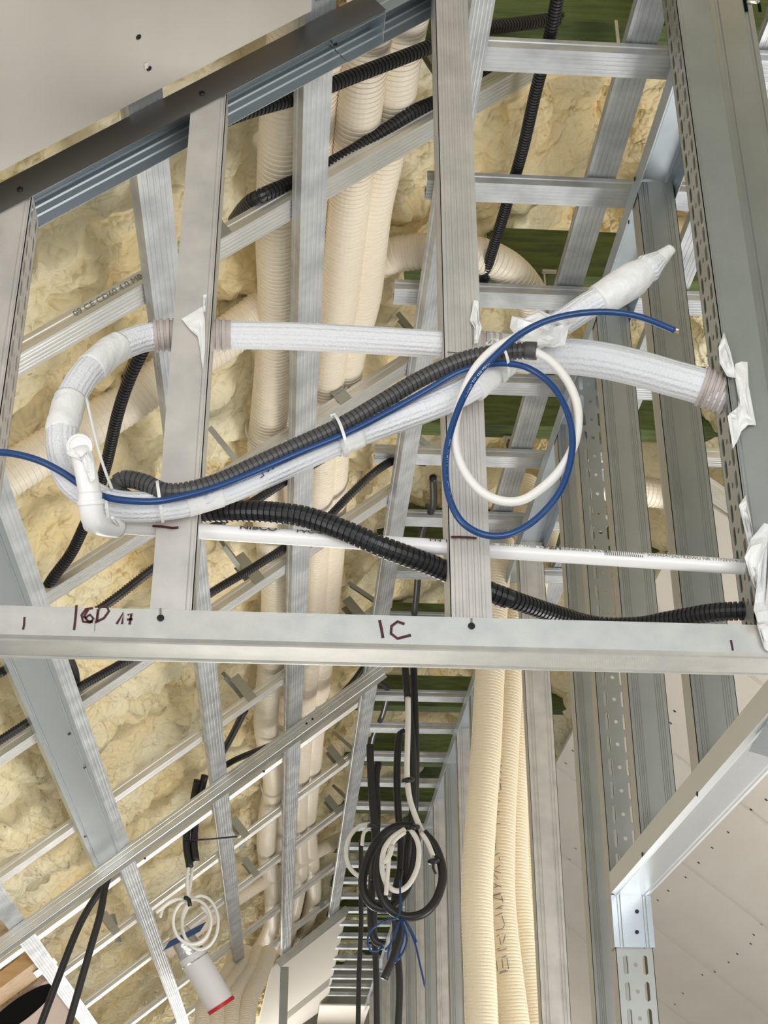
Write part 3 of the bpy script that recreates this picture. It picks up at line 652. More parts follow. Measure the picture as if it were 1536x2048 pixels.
def dashes(path, rows, parent):                             # dotted printing seen on the duct: unreadable strokes
    mb = MB(); random.seed(11)
    for (x0, y0_, x1, y1_, Y) in rows:
        a_, b_ = atY(x0, y0_, Y), atY(x1, y1_, Y); d_ = b_-a_; n_ = np.cross(d_, [0, 1., 0]); n_ = n_/np.linalg.norm(n_)*.0011
        mb.add([a_-n_, a_+n_, b_+n_, b_-n_, a_-n_+np.array([0, .0008, 0]), a_+n_+np.array([0, .0008, 0]), b_+n_+np.array([0, .0008, 0]), b_-n_+np.array([0, .0008, 0])], [(0, 1, 2, 3), (7, 6, 5, 4), (0, 4, 5, 1), (1, 5, 6, 2), (2, 6, 7, 3), (3, 7, 4, 0)])
    return mb.build('printed_text', INKG, parent)
G = []
def Lt(x0, y0_, x1, y1_): G.append((x0, y0_, x1, y1_, 4.092))
for q in [(1003, 1521, 996, 1523), (1004, 1530, 999, 1535), (997, 1541, 1003, 1546), (998, 1556, 1002, 1561), (1001, 1567, 1002, 1580), (994, 1591, 999, 1586), (994, 1601, 1001, 1602), (993, 1625, 999, 1622), (993, 1628, 999, 1628), (992, 1648, 1000, 1646),
          (990, 1670, 990, 1700), (989, 1711, 998, 1706), (998, 1714, 1000, 1722), (1000, 1730, 990, 1737), (986, 1740, 1001, 1746), (987, 1748, 996, 1758), (984, 1766, 1003, 1774), (985, 1776, 997, 1772), (986, 1790, 1002, 1786), (986, 1795, 1005, 1800),
          (986, 1792, 1001, 1788), (1003, 1792, 1006, 1804), (991, 1818, 1006, 1811), (994, 1816, 1005, 1817), (990, 1832, 1004, 1826), (1004, 1832, 1009, 1848), (1009, 1850, 1006, 1856), (992, 1861, 1006, 1857), (986, 1838, 987, 1854), (993, 1873, 999, 1869), (999, 1876, 1002, 1890),
          (1011, 1869, 1006, 1886), (996, 1902, 1013, 1897), (993, 1900, 1000, 1896), (1003, 1915, 1013, 1911), (1014, 1916, 1017, 1938), (1004, 1918, 1006, 1936), (993, 1922, 995, 1942), (998, 1947, 1016, 1941), (1000, 1944, 1012, 1940)]: Lt(*q)
dashes(None, G, vd[1])
# foil wrap between duct and wall
P = [atY(x, y, 4.05) for x, y in [(1050, 1165), (1092, 1175), (1096, 1260), (1050, 1300)]]
fo = MB(); nn = 12
for i in range(nn+1):
    for j in range(nn+1):
        a_ = P[0]*(1-i/nn)+P[1]*(i/nn); b_ = P[3]*(1-i/nn)+P[2]*(i/nn); q = a_*(1-j/nn)+b_*(j/nn)
        q = q+np.array([0, -.03*math.sin(math.pi*i/nn)+.008*noise.noise(Vector(q*60)), 0]); fo.v.append(tuple(q))
fo.f = [(i*(nn+1)+j, i*(nn+1)+j+1, (i+1)*(nn+1)+j+1, (i+1)*(nn+1)+j) for i in range(nn) for j in range(nn)]
o = fo.build('foil_tape', FOIL); md = o.modifiers.new('s', 'SOLIDIFY'); md.thickness = .002
tag(o, 'crumpled silver foil tape around the duct top above the door head', 'foil tape')
tag(tube('ventilation_duct', [atZ(1085, 1010, 2.09), atZ(1120, 985, 2.09), atZ(1200, 975, 2.09), atZ(1300, 985, 2.09), atZ(1400, 1000, 2.09), atZ(1500, 1060, 2.05)], .045, DUCT, smooth=False, pitch=.014, depth=.0022, n=24, duty=.5), 'cream duct crossing behind the wall studs to the right', 'ventilation duct', 'cream ventilation ducts')
# ================================================================== BLACK CONDUITS IN THE ROOF
def cond(pts, label, r=.0125, e=.045, kind='S', val=None, m=BLK, smooth_=False, name='cable_conduit', group='black conduits in the roof', **kw):
    P = []
    for q in pts:
        v_ = q[2] if len(q) > 2 else None
        if kind == 'S': P.append(onS(q[0], q[1], e if v_ is None else v_))
        elif kind == 'Z': P.append(atZ(q[0], q[1], val if v_ is None else v_))
        else: P.append(atY(q[0], q[1], val if v_ is None else v_))
    o = tube(name, P, r, m, n=12, **kw) if smooth_ else conduit(name, P, r, m, **kw)
    tag(o, label, 'conduit' if 'conduit' in name else 'cable', group); return o
cond([(400, 262), (445, 240), (512, 217), (610, 190), (700, 155), (800, 117), (870, 90), (935, 66), (1000, 53), (1100, 40), (1200, 24), (1290, -5)], 'black corrugated conduit crossing the ducts near the top edge, running to the right', r=.0135)
cond([(470, 440, .12), (495, 408, .08), (525, 390, .06), (600, 358, .06), (690, 312, .06), (780, 255, .06), (830, 222, .06), (880, 200, .06), (960, 160, .07), (1030, 105, .08), (1080, 72, .09), (1180, 48, .09), (1270, 18, .09)], 'black corrugated conduit lying along the nearest slope channel', r=.0135)
cond([(1118, -20), (1098, 80), (1070, 190), (1045, 300), (1010, 420), (985, 500), (958, 590), (930, 660)], 'black corrugated conduit hanging right of the ribbed stud from the top', kind='Z', val=2.045, r=.0125)
cond([(330, 600), (288, 695), (258, 760), (235, 830), (212, 930), (190, 1000), (165, 1060), (140, 1110), (100, 1165), (60, 1240), (20, 1300)], 'black corrugated conduit behind the white hose loop and elbow', r=.0125)
cond([(-30, 1362), (35, 1326), (110, 1278), (220, 1204), (290, 1150), (360, 1100), (440, 1045), (520, 995), (590, 950), (650, 915)], 'black conduit rising right across the slope, upper of two', r=.0115)
cond([(-30, 1500), (40, 1455), (100, 1415), (160, 1374), (255, 1320), (330, 1272), (405, 1198), (512, 1132), (590, 1082), (650, 1040), (700, 990), (755, 940), (800, 918), (850, 925)], 'black conduit rising right across the slope, lower of two', r=.0115)
cond([(866, 955), (866, 1010), (845, 1060), (838, 1120), (832, 1200), (822, 1280)], 'smooth black tube behind the middle of the picture above the door head', kind='Z', val=2.02, r=.011, smooth_=True)
cond([(490, 1420), (462, 1475), (440, 1515), (435, 1540)], 'short black tube behind the battens left of the ducts', smooth_=True, r=.012)
cond([(430, 1545), (470, 1520), (530, 1495), (580, 1472), (640, 1430), (700, 1370), (730, 1330)], 'thin black tube following the long sloping track', smooth_=True, r=.011)
cond([(135, 1310), (150, 1350), (150, 1400), (128, 1480), (118, 1530), (125, 1570), (140, 1600)], 'black tube bending behind the wide grey channel', smooth_=True, r=.012, e=.07)
cond([(755, 1360), (775, 1380), (765, 1430), (745, 1480), (742, 1560), (742, 1640)], 'black tube curling down near the top of the slope', kind='Z', val=2.03, smooth_=True, r=.011)
# two black tubes lower left
cond([(215, 1735), (206, 1770), (175, 1820), (150, 1870), (115, 1960), (78, 2060), (60, 2120)], 'left of two smooth black tubes hanging at the lower left', kind='Y', val=5.25, smooth_=True, r=.013)
cond([(222, 1735), (210, 1775), (200, 1830), (180, 1900), (160, 1970), (135, 2060), (125, 2120)], 'right of two smooth black tubes hanging at the lower left', kind='Y', val=5.2, smooth_=True, r=.013)
# ------------------------------------------------ hanging bundle with white coil (left)
Yc = 5.35
cond([(395, 1560, 5.3), (385, 1610), (375, 1650), (373, 1690), (380, 1735)], 'short black foam sleeve hanging behind the long track, left one', kind='Y', val=Yc, smooth_=True, r=.014, group='pair of black sleeves')
cond([(410, 1550, 5.3), (396, 1610), (390, 1650), (388, 1690), (392, 1722)], 'short black foam sleeve hanging behind the long track, right one', kind='Y', val=Yc, smooth_=True, r=.014, group='pair of black sleeves')
tag(tube('cable_tie', [atY(366, 1678, 5.33), atY(395, 1680, 5.33), atY(435, 1677, 5.36), atY(474, 1673, 5.4)], .0035, BLK, n=6), 'long black cable tie sticking out to the right of the black sleeves', 'cable tie')
tag(MB().box(onS(478, 1692, .0), SD*.035, YX*.05, -SN*.003).build('clip_plate', GALV), 'small bright steel clip at the end of the black tie', 'clip')
def loop(cx, cy, rx, ry, a0, a1, n=14): return [(cx+rx*math.cos(a), cy+ry*math.sin(a)) for a in np.linspace(a0, a1, n)]
P = [(378, 1722), (374, 1760), (376, 1795)]+loop(384, 1843, 38, 45, -1.8, -1.8+2*math.pi*1.0, 16)+[(345, 1800), (312, 1825)]
tag(tube('cable', [atY(x, y, Yc-.002*i) for i, (x, y) in enumerate(P)], .0062, WCAB, n=8), 'white cable coiled in a ring under the black sleeves, front one', 'cable', 'white coiled cables')
P = [(386, 1722), (382, 1760), (378, 1790)]+loop(400, 1845, 36, 54, -2.0, 4.1, 16)+[(372, 1792), (330, 1812), (320, 1835)]
tag(tube('cable', [atY(x, y, Yc+.03+.001*i) for i, (x, y) in enumerate(P)], .0062, WCAB, n=8), 'white cable coiled in a wider ring under the black sleeves, rear one', 'cable', 'white coiled cables')
P = [(383, 1800)]+loop(392, 1850, 28, 40, 3.6, -1.2, 12)
tag(tube('cable', [atY(x, y, Yc+.05) for i, (x, y) in enumerate(P)], .0062, WCAB, n=8), 'white cable half loop inside the coil', 'cable', 'white coiled cables')
tag(tube('cable_tie', [atY(368, 1795, Yc-.05), atY(377, 1798, Yc-.05), atY(380, 1812, Yc-.05)], .008, BLK, n=8), 'black tape knot holding the white coil', 'cable tie')
# ------------------------------------------------ white tube with red rim
a_, b_ = atY(383, 1908, 5.62), atY(443, 2012, 5.66); d_ = (b_-a_)/np.linalg.norm(b_-a_)
root = bpy.data.objects.new('exhaust_tube', None); sc.collection.objects.link(root); root.location = a_
def rel(me_o):
    me_o.location = -np.array(a_); return me_o
rel(tube('tube_body', [a_, b_], .054, CYL, root, n=40, cap=False)); rel(tube('red_rim', [b_-d_*.01, b_+d_*.004], .0555, RED, root, n=40, cap=False))
rel(tube('inner_liner', [a_+d_*.02, b_], .051, RED, root, n=40, cap=True))
rel(tube('foil_neck', [a_-d_*.10, a_-d_*.05, a_+d_*.03], .052, FOIL, root, n=24, rfun=lambda t: .75+.32*t+.05*math.sin(t*25)))
rel(MB().box(atY(326, 1902, 5.5), atY(400, 1862, 5.5)-atY(326, 1902, 5.5), (0, .01, 0), (0.02, 0, .035)).build('navy_strap', NAVY, root))
tag(root, 'white cylindrical tube with red inner rim and silver foil neck hanging at the bottom', 'exhaust tube')
# ------------------------------------------------ black bundle with loops (centre)
Yb = 4.7
hp = lambda pts, Y=Yb: [atY(p[0], p[1], p[2] if len(p) > 2 else Y) for p in pts]
def hang(pts, label, r, m=BLK, Y=Yb, name='cable_conduit', cat='conduit', grp='black tubes of the hanging bundle', **kw):
    o = tube(name, hp(pts, Y), r, m, n=12, **kw); tag(o, label, cat, grp); return o
hang([(808, 1290), (812, 1360), (818, 1420), (824, 1480), (827, 1560), (824, 1640), (815, 1700), (810, 1780)], 'black tube of the hanging bundle left of the white cable at the top', .0125)
hang([(826, 1290), (828, 1360), (830, 1430), (832, 1520), (830, 1600), (828, 1660)], 'black tube of the hanging bundle directly behind the white cable', .0125, Y=Yb+.05)
hang([(740, 1490), (742, 1560), (746, 1620), (750, 1680), (748, 1760)], 'black tube pair left of the hanging bundle, left tube', .0125)
hang([(756, 1525), (752, 1560), (754, 1620), (752, 1680), (745, 1745), (742, 1840), (750, 1880), (770, 1890)], 'black tube pair left of the hanging bundle, right tube', .0125, Y=Yb+.04)
hang([(810, 1463), (798, 1475), (794, 1540), (796, 1620), (802, 1680), (800, 1760), (796, 1840), (790, 1900)], 'black tube hooked over and hanging in the middle of the bundle', .0125, Y=Yb+.05)
hang([(722, 1680), (722, 1760), (722, 1850), (718, 1950), (716, 2060)], 'thin straight black cable hanging furthest left to the bottom edge', .0085, Y=5.2, name='cable', cat='cable')
hang([(750, 1800), (748, 1850), (752, 1940), (754, 2060)], 'black cable hanging to the bottom edge, second from left', .0105, Y=5.0, name='cable', cat='cable')
hang([(790, 1820), (792, 1880), (798, 1940), (799, 1990), (796, 2060)], 'black cable hanging to the bottom edge, third from left', .0115, Y=4.9, name='cable', cat='cable')
hang([(800, 1740), (790, 1800), (800, 1860), (788, 1910), (768, 1958)], 'black tube end dangling with its tip above the bottom edge', .0125, Y=4.66)
o = hang([(824, 1652), (790, 1655), (757, 1680), (733, 1725), (725, 1770), (738, 1803), (765, 1818), (790, 1808), (812, 1780), (826, 1735), (832, 1690), (830, 1660)], 'thick black tube looped in the left ring of the bundle', .0145, Y=4.62)
o = hang([(846, 1665), (868, 1690), (882, 1725), (885, 1760), (872, 1800), (848, 1826), (815, 1834), (785, 1822), (765, 1795), (756, 1755), (760, 1710), (775, 1685)], 'thick black tube looped in the right ring of the bundle', .0145, Y=4.58)
hang([(845, 1440), (0, 0)][:0] or [(816, 1395), (816, 1450), (814, 1540), (818, 1590), (828, 1625), (844, 1664)], 'white cable hanging in front of the black bundle', .0095, WCAB, 4.6, 'cable', 'cable', 'white cables of the hanging bundle')
hang([(842, 1665), (855, 1685), (866, 1712)], 'short white cable end beside the right ring', .008, WCAB, 4.56, 'cable', 'cable', 'white cables of the hanging bundle')
hang([(822, 1660), (834, 1680), (838, 1705), (833, 1740), (815, 1772), (792, 1782), (772, 1765), (764, 1735), (768, 1700), (785, 1675), (810, 1658)], 'white cable ring inside the black rings', .0085, WCAB, 4.55, 'cable', 'cable', 'white cables of the hanging bundle')
hang([(810, 1664), (790, 1680), (780, 1700), (776, 1740), (772, 1790)], 'white cable strand across the rings', .007, WCAB, 4.53, 'cable', 'cable', 'white cables of the hanging bundle')
hang([(786, 1690), (780, 1712), (766, 1728), (780, 1705), (783, 1690)], 'small knotted white wire in the middle of the rings', .006, WCAB, 4.52, 'cable', 'cable', 'white cables of the hanging bundle')
hang([(745, 1648), (720, 1652), (700, 1672), (692, 1700), (697, 1730), (715, 1750), (745, 1755)], 'white cable ring left of the black rings', .0075, WCAB, 4.75, 'cable', 'cable', 'white cables of the hanging bundle')
hang([(740, 1656), (728, 1665), (724, 1690)], 'short white cable end left of the bundle', .0065, WCAB, 4.74, 'cable', 'cable', 'white cables of the hanging bundle')
for k, (x, y) in enumerate([(747, 1650), (816, 1560), (826, 1655), (868, 1722)]):
    tag(tube('cable_tie', [atY(x-8, y+2, 4.57), atY(x, y, 4.54), atY(x+9, y-1, 4.57)], .009, BLK, n=8), ['black tape knot at the left white ring', 'black band around the white cable above the rings', 'black tape knot at the top of the rings', 'black band with tails on the right ring'][k], 'cable tie')
hang([(868, 1722), (866, 1735), (872, 1748)], 'black tie tail on the right ring', .004, BLK, 4.55, 'cable_tie', 'cable tie', None)
random.seed(5)
for k, pts in enumerate([[(800, 1760), (798, 1830), (770, 1842), (742, 1860), (735, 1885), (745, 1905), (765, 1895)], [(800, 1838), (790, 1870), (778, 1895), (776, 1920)], [(802, 1838), (808, 1870), (800, 1900), (790, 1925)], [(806, 1836), (822, 1860), (834, 1885)],
                         [(804, 1840), (814, 1880), (800, 1915), (788, 1925)], [(810, 1842), (828, 1880), (838, 1920), (850, 1974)], [(806, 1838), (795, 1850), (786, 1880), (770, 1900)]]):
    hang(pts, ['thin blue wire curling left below the rings', 'thin blue wire hanging straight below the rings', 'thin blue wire bending back below the rings', 'thin blue wire spreading right below the rings', 'thin blue wire crossing the others below the rings', 'longest thin blue wire reaching furthest down right', 'thin blue wire close to the black tube'][k], .0032, BCAB, 4.5, 'wire', 'wire', 'thin blue wires under the rings', step=.02)
# ================================================================== FRONT HOSE BUNDLE
def fy(pts, Y): return [atY(p[0], p[1], p[2] if len(p) > 2 else Y) for p in pts]
YM = YA+WD/2
HA = [(889, 690, YM), (800, 684, YM), (700, 678, YM), (600, 673, YM), (520, 671, YM), (440, 670, YM), (370, 668, YM), (310, 672, YM), (262, 684, 1.655), (215, 708, 1.64), (170, 750, 1.62), (140, 800, 1.61), (126, 850, 1.60), (124, 900, 1.595), (138, 950, 1.59), (166, 980, 1.592),
      (205, 1003, 1.596), (250, 1013, 1.598), (310, 1012, 1.600), (380, 1001, 1.602), (450, 979, 1.604), (530, 946, 1.606), (620, 905, 1.606), (700, 870, 1.606), (780, 841, 1.604), (860, 812, 1.600), (920, 785, 1.598), (965, 757, 1.598), (1000, 730, 1.60)]
ha = tube('insulated_hose', fy(HA, YM), .0195, SOCK, n=32, step=.008)
tag(ha, 'white fabric-covered hose looping from the studs round the left and along the front', 'hose')
tube('end_rim', fy([(885, 690), (891, 690)], YM), .0203, TAPE, ha, n=32)
def wrap(pts, r, parent, m=TAPE, nm='tape_wrap', sd=0, rfun=None):
    me = tube_mesh(fy(pts, 1.6), r, n=32, step=.003, rfun=rfun)
    co_ = np.zeros(len(me.vertices)*3); me.vertices.foreach_get('co', co_); co_ = co_.reshape(-1, 3)
    for i in range(len(co_)): co_[i] += np.array([1, 1, 1])*.0012*noise.noise(Vector(co_[i]*95+sd))
    me.vertices.foreach_set('co', co_.reshape(-1)); return link(me, nm, m, parent, True)
wrap([(240, 692, 1.650), (215, 708, 1.64), (182, 738, 1.626)], .0212, ha); wrap([(141, 798, 1.61), (126, 850, 1.60), (125, 862, 1.60)], .0212, ha, sd=4)
wrap([(440, 982, 1.604), (370, 1003, 1.602)][::-1], .0208, ha, sd=8); wrap([(670, 883, 1.606), (718, 863, 1.606)], .0210, ha, sd=12)
wrap([(945, 775, 1.598), (985, 740, 1.598), (1010, 722, 1.60)], .0215, ha, sd=16)
sl = tube('ribbed_sleeve', fy([(309, 672), (340, 670), (400, 670), (462, 670)], YM), .0232, BEIGE, smooth=False, pitch=.0085, depth=.0024, n=32, duty=.5)
tag(sl, 'grey-brown ribbed sleeve guiding the white hose through the left stud', 'pipe sleeve')
HB = [(975, 700, YM), (1010, 703, YM), (1060, 710, 1.66), (1130, 712, 1.655), (1200, 720, 1.655), (1270, 735, 1.658), (1340, 755, YM), (1400, 772, YM), (1470, 798, YM)]
hb = tube('insulated_hose', fy(HB, YM), .0255, SOCK, n=32, step=.008); tag(hb, 'wider white fabric-covered hose arching from the middle stud to the right post', 'hose')
sl = tube('ribbed_sleeve', fy([(945, 697), (975, 700), (1015, 704)], YM), .0262, BEIGE, smooth=False, pitch=.0085, depth=.0026, n=32, duty=.5); tag(sl, 'grey-brown ribbed sleeve right of the middle stud, half hidden by the conduit', 'pipe sleeve')
sl = tube('ribbed_sleeve', fy([(1402, 772), (1440, 785), (1485, 802)], YM), .0290, BEIGE, smooth=False, pitch=.0085, depth=.0028, n=32, duty=.5); tag(sl, 'grey-brown ribbed sleeve where the hose enters the right post', 'pipe sleeve')
HC = [(1045, 690, 1.628), (1085, 665, 1.62), (1130, 642, 1.612), (1175, 612, 1.608), (1225, 585, 1.604), (1275, 552, 1.60), (1310, 525, 1.598), (1340, 500, 1.597)]
me = tube_mesh(fy(HC, 1.62), .0205, n=28, step=.006, rfun=lambda t: (.9 if t < .8 else max(.3, 1.1-(t-.8)*4.4)))
hc = link(me, 'insulated_hose', SOCK, None, True); tag(hc, 'white hose end wrapped in shiny tape pointing up to the right', 'hose')
wr = wrap([(1196, 602, 1.606), (1225, 585, 1.604), (1275, 552, 1.60), (1312, 524, 1.598), (1342, 498, 1.597)], .0215, hc, sd=30, rfun=lambda t: (1.05+.12*math.sin(t*4.5))*(1 if t < .45 else 1-.62*(t-.45)/.55))
co_ = None
# crumpled tape pieces
def crumple(poly, Y, label, amp=.006, seed=0, tilt=0.0, m=TAPE, parent=None, nm='tape_piece'):
    from mathutils.geometry import tessellate_polygon
    c0 = np.mean(np.array(poly, float), axis=0); mb = MB(); n = len(poly); rings = 5; vs = []
    for k in range(rings):
        t = 1-k/rings
        for (x, y) in poly:
            px, py = c0[0]+(x-c0[0])*t, c0[1]+(y-c0[1])*t; q = Vector((px*.05+seed, py*.05, k*.9+seed)); dd = amp*noise.noise(q)*2
            vs.append(atY(px, py, Y+dd-amp*.4+tilt*(px-c0[0])))
    vs.append(atY(c0[0], c0[1], Y-amp*.5)); f = []
    for k in range(rings-1):
        for i in range(n): f.append((k*n+i, k*n+(i+1) % n, (k+1)*n+(i+1) % n, (k+1)*n+i))
    for i in range(n): f.append(((rings-1)*n+i, (rings-1)*n+(i+1) % n, rings*n))
    mb.add(vs, f); o = mb.build(nm, m, parent); md = o.modifiers.new('s', 'SOLIDIFY'); md.thickness = .0008; md.offset = 1
    if parent is None: tag(o, label, 'tape')
    return o
YT = YA-.002
crumple([(363, 638), (405, 613), (410, 640), (410, 700), (406, 742), (402, 700), (396, 672), (380, 658)], YT, 'torn triangular white tape on the left stud beside the sleeve', .002, 1)
crumple([(406, 590), (414, 588), (412, 610), (410, 625), (406, 620)], YT, 'small torn strip of white tape on the left stud above the triangle', .002, 11)
crumple([(948, 600), (957, 602), (958, 640), (963, 655), (956, 685), (949, 686), (950, 655), (940, 640)], YT, 'torn white tape strip at the right side of the middle stud', .003, 2)
crumple([(1024, 632), (1050, 637), (1075, 618), (1105, 632), (1150, 625), (1150, 645), (1137, 655), (1130, 690), (1105, 695), (1070, 690), (1040, 680), (1020, 655)], 1.597, 'crumpled white tape cluster behind the crossing of blue and white cables', .012, 3)
crumple([(1448, 664), (1460, 700), (1472, 745), (1470, 755), (1455, 752), (1440, 725), (1437, 695)], YA-.006, 'pointed white tape flap above the right sleeve', .004, 4)
crumple([(1470, 728), (1482, 723), (1495, 724), (1497, 770), (1512, 850), (1496, 850), (1483, 862), (1476, 880), (1466, 897), (1455, 832), (1472, 838), (1478, 800), (1472, 760)], YA-.004, 'torn white tape collar around the right sleeve on the corner post', .004, 5)
crumple([(1492, 990), (1500, 1030), (1510, 1090), (1500, 1100), (1478, 1010)], YA-.006, 'white tape flap high on the corner post above the pipe end', .006, 6)
crumple([(1528, 1046), (1500, 1080), (1490, 1115), (1500, 1150), (1512, 1180), (1508, 1220), (1515, 1245), (1540, 1240), (1545, 1050)], YA-.012, 'large crumpled white tape wrapping the pipe end at the right edge', .012, 7)
crumple([(1515, 1245), (1540, 1240), (1545, 1310), (1528, 1296), (1514, 1250)], YA-.006, 'white tape flap over the right end of the door head track', .003, 8)
# PVC pipe with elbow and capped riser
root = bpy.data.objects.new('water_pipe', None); sc.collection.objects.link(root); tag(root, 'white PVC water pipe with printed text, elbow and capped riser', 'water pipe')
PP = fy([(205, 1051), (300, 1056), (600, 1076), (900, 1092), (1200, 1113), (1530, 1137)], YM); PP[0] = atY(205, 1051, 1.600); PP[1] = atY(300, 1056, 1.655)
a_ = PP[1]; b_ = PP[-1]; rp = .0102
tube('pipe', [PP[0], PP[1], b_], rp, PVC, root, n=32, step=.02)
tube('elbow', fy([(180, 985, 1.545), (181, 1012, 1.552), (186, 1036, 1.565), (200, 1048, 1.585), (232, 1053, 1.618)], 1.6), .0145, PVC, root, n=28, step=.004)
tube('riser_pipe', fy([(161, 900, 1.530), (171, 940, 1.534), (179, 985, 1.545), (181, 1005, 1.550)], 1.58), .0135, PVC, root, n=28, step=.01)
tube('socket_rim', fy([(181, 1000, 1.549), (182, 1010, 1.552)], 1.58), .0165, PVC, root, n=28)
c = atY(159, 893, 1.520); mb = MB(); n = 28; vs = []
upv = np.array([.02, -.80, -.55]); upv /= np.linalg.norm(upv); u_ = np.cross(upv, [0, 0, 1]); u_ /= np.linalg.norm(u_); v_ = np.cross(upv, u_)
for r_, h in ((.0125, -.012), (.0155, -.004), (.0155, 0), (.0125, .0), (.012, -.001)):
    vs += [c+upv*h+r_*(math.cos(2*math.pi*i/n)*u_+math.sin(2*math.pi*i/n)*v_) for i in range(n)]
mb.add(vs, [(k*n+i, k*n+(i+1) % n, (k+1)*n+(i+1) % n, (k+1)*n+i) for k in range(4) for i in range(n)]+[tuple(range(4*n, 5*n))]); mb.build('end_cap', PVC, root)
crumple([(133, 905), (143, 895), (160, 912), (176, 900), (186, 925), (190, 958), (182, 965), (172, 935), (158, 918), (140, 910)], 1.521, '', .005, 21, parent=root, nm='tape_wrap')
ax = (b_-a_)/np.linalg.norm(b_-a_); vw = -(a_+b_)/2; vw /= np.linalg.norm(vw); ay = np.cross(vw, ax)*1.0; ay /= np.linalg.norm(ay); nz = np.cross(ax, ay)
if nz@vw < 0: ay = -ay
def pipe_text(s, px, size, a0, m=INKG, bold=0, nm='printed_text'):
    q = atY(px, 1056+(px-300)*(81/1230.), YM); t = (q-a_)@ax; c0 = a_+ax*t
    writing(nm, s, size, c0, ax, ay, m, root, cyl=(c0, rp+.0004, a0), bold=bold)
pipe_text('NIBCO', 479, .0155, .72, INKB, .0012); pipe_text('-', 556, .010, .8, INKG)
pipe_text('PVC-U', 592, .0125, .72, INKB, .0004); pipe_text('15', 660, .010, .72); pipe_text('PN 15', 856, .0125, .74, INKB, .0004)
pipe_text('02  26.01.27  17:58  LS0707', 976, .0078, .78); pipe_text('PZH', 1084, .0125, .74, INKB, .0006); pipe_text('DRINKING WATER', 1114, .0082, .72)
pipe_text('|||||||||||||||||||', 1204, .0105, .62, INKB, .0003); pipe_text('* 5903424724277 *', 1282, .0078, .66); pipe_text('KDWU NR 17/PZH/14/2021', 1362, .0075, .60)
# big black corrugated conduit
bc = conduit('cable_conduit', fy([(372, 1028, 1.70), (420, 1023, 1.675), (500, 1022, 1.655), (560, 1026, 1.645), (620, 1036, 1.64), (700, 1066, 1.635), (760, 1092, 1.637), (820, 1114, 1.65), (870, 1133, 1.668), (920, 1156, 1.68), (975, 1182, 1.69), (1022, 1200, 1.70)], 1.64), .0140, BLK, pitch=.0078)
tag(bc, 'thick black corrugated conduit sagging from the left stud past the middle stud', 'conduit')
bc2 = conduit('cable_conduit', fy([(1000, 1190, 1.70), (1050, 1208, 1.72), (1120, 1231, 1.76), (1190, 1250, 1.80), (1270, 1252, 1.78), (1340, 1240, 1.75), (1420, 1226, 1.71), (1480, 1222, 1.69), (1545, 1222, 1.68)], 1.7), .0125, BLK, pitch=.0066)
tag(bc2, 'thinner black corrugated conduit dipping behind the door head to the right post', 'conduit')
# grey conduit on the bundle
gc = conduit('cable_conduit', fy([(262, 1002, 1.60), (238, 986, 1.60), (234, 968, 1.592), (252, 958, 1.588), (290, 966, 1.584), (330, 983, 1.580), (380, 980, 1.580), (440, 962, 1.584), (500, 935, 1.586), (580, 898, 1.586), (680, 852, 1.586), (760, 806, 1.584), (830, 764, 1.582), (900, 730, 1.578), (950, 713, 1.574), (1010, 704, 1.566), (1066, 700, 1.560)], 1.58), .0112, GREY, pitch=.0070, duty=.66)
tag(gc, 'dark grey corrugated conduit tied along the hose with white cable coming out', 'conduit')
wrap([(1050, 701, 1.562), (1073, 702, 1.559)], .0122, gc, GREY, 'tape_end')
wc_ = tube('cable', fy([(1060, 701, 1.560), (1075, 706, 1.556), (1105, 725, 1.552), (1135, 762, 1.550), (1153, 805, 1.550), (1156, 850, 1.550), (1146, 895, 1.552), (1120, 940, 1.555), (1085, 975, 1.558), (1045, 1000, 1.560), (1005, 1002, 1.560), (965, 985, 1.560), (932, 948, 1.558), (912, 900, 1.556), (910, 850, 1.554), (925, 790, 1.552), (950, 738, 1.548), (985, 700, 1.544), (1020, 680, 1.542), (1042, 668, 1.545)], 1.55), .0058, WCAB, n=20, step=.006)
tag(wc_, 'white power cable bent into a large loop beside the blue cable', 'cable')
for k, (dx, dy) in enumerate([(0, 0), (3, 2), (1, -3)]): tube('copper_strand', fy([(1038+dx, 671+dy, 1.545), (1046+dx, 664+dy, 1.545)], 1.545), .0011, COPPER, wc_, n=8)
BL = [(-20, 903, 1.56), (30, 908, 1.56), (80, 922, 1.56), (125, 945, 1.562), (165, 972, 1.566), (205, 992, 1.562), (250, 1001, 1.560), (310, 1003, 1.562), (370, 992, 1.568), (440, 972, 1.575), (520, 940, 1.580), (600, 905, 1.580), (690, 868, 1.580), (780, 822, 1.578), (850, 783, 1.574), (910, 748, 1.568), (960, 732, 1.562), (1010, 727, 1.556),
      (1060, 738, 1.552), (1105, 772, 1.548), (1135, 825, 1.545), (1145, 880, 1.545), (1138, 935, 1.546), (1115, 990, 1.548), (1070, 1040, 1.552), (1020, 1068, 1.553), (970, 1070, 1.553), (925, 1045, 1.552), (900, 1000, 1.55), (891, 945, 1.55), (896, 885, 1.55), (918, 815, 1.548), (950, 755, 1.545), (990, 712, 1.540), (1035, 672, 1.535), (1090, 643, 1.53), (1150, 628, 1.527), (1215, 624, 1.525), (1280, 634, 1.524), (1350, 661, 1.523)]
bl = tube('network_cable', fy(BL, 1.56), .0044, BCAB, n=20, step=.005)
tag(bl, 'blue network cable running along the hose and looping in a ring to a cut end', 'cable')
p0, p1 = atY(1350, 661, 1.523), atY(1353, 662.3, 1.522)
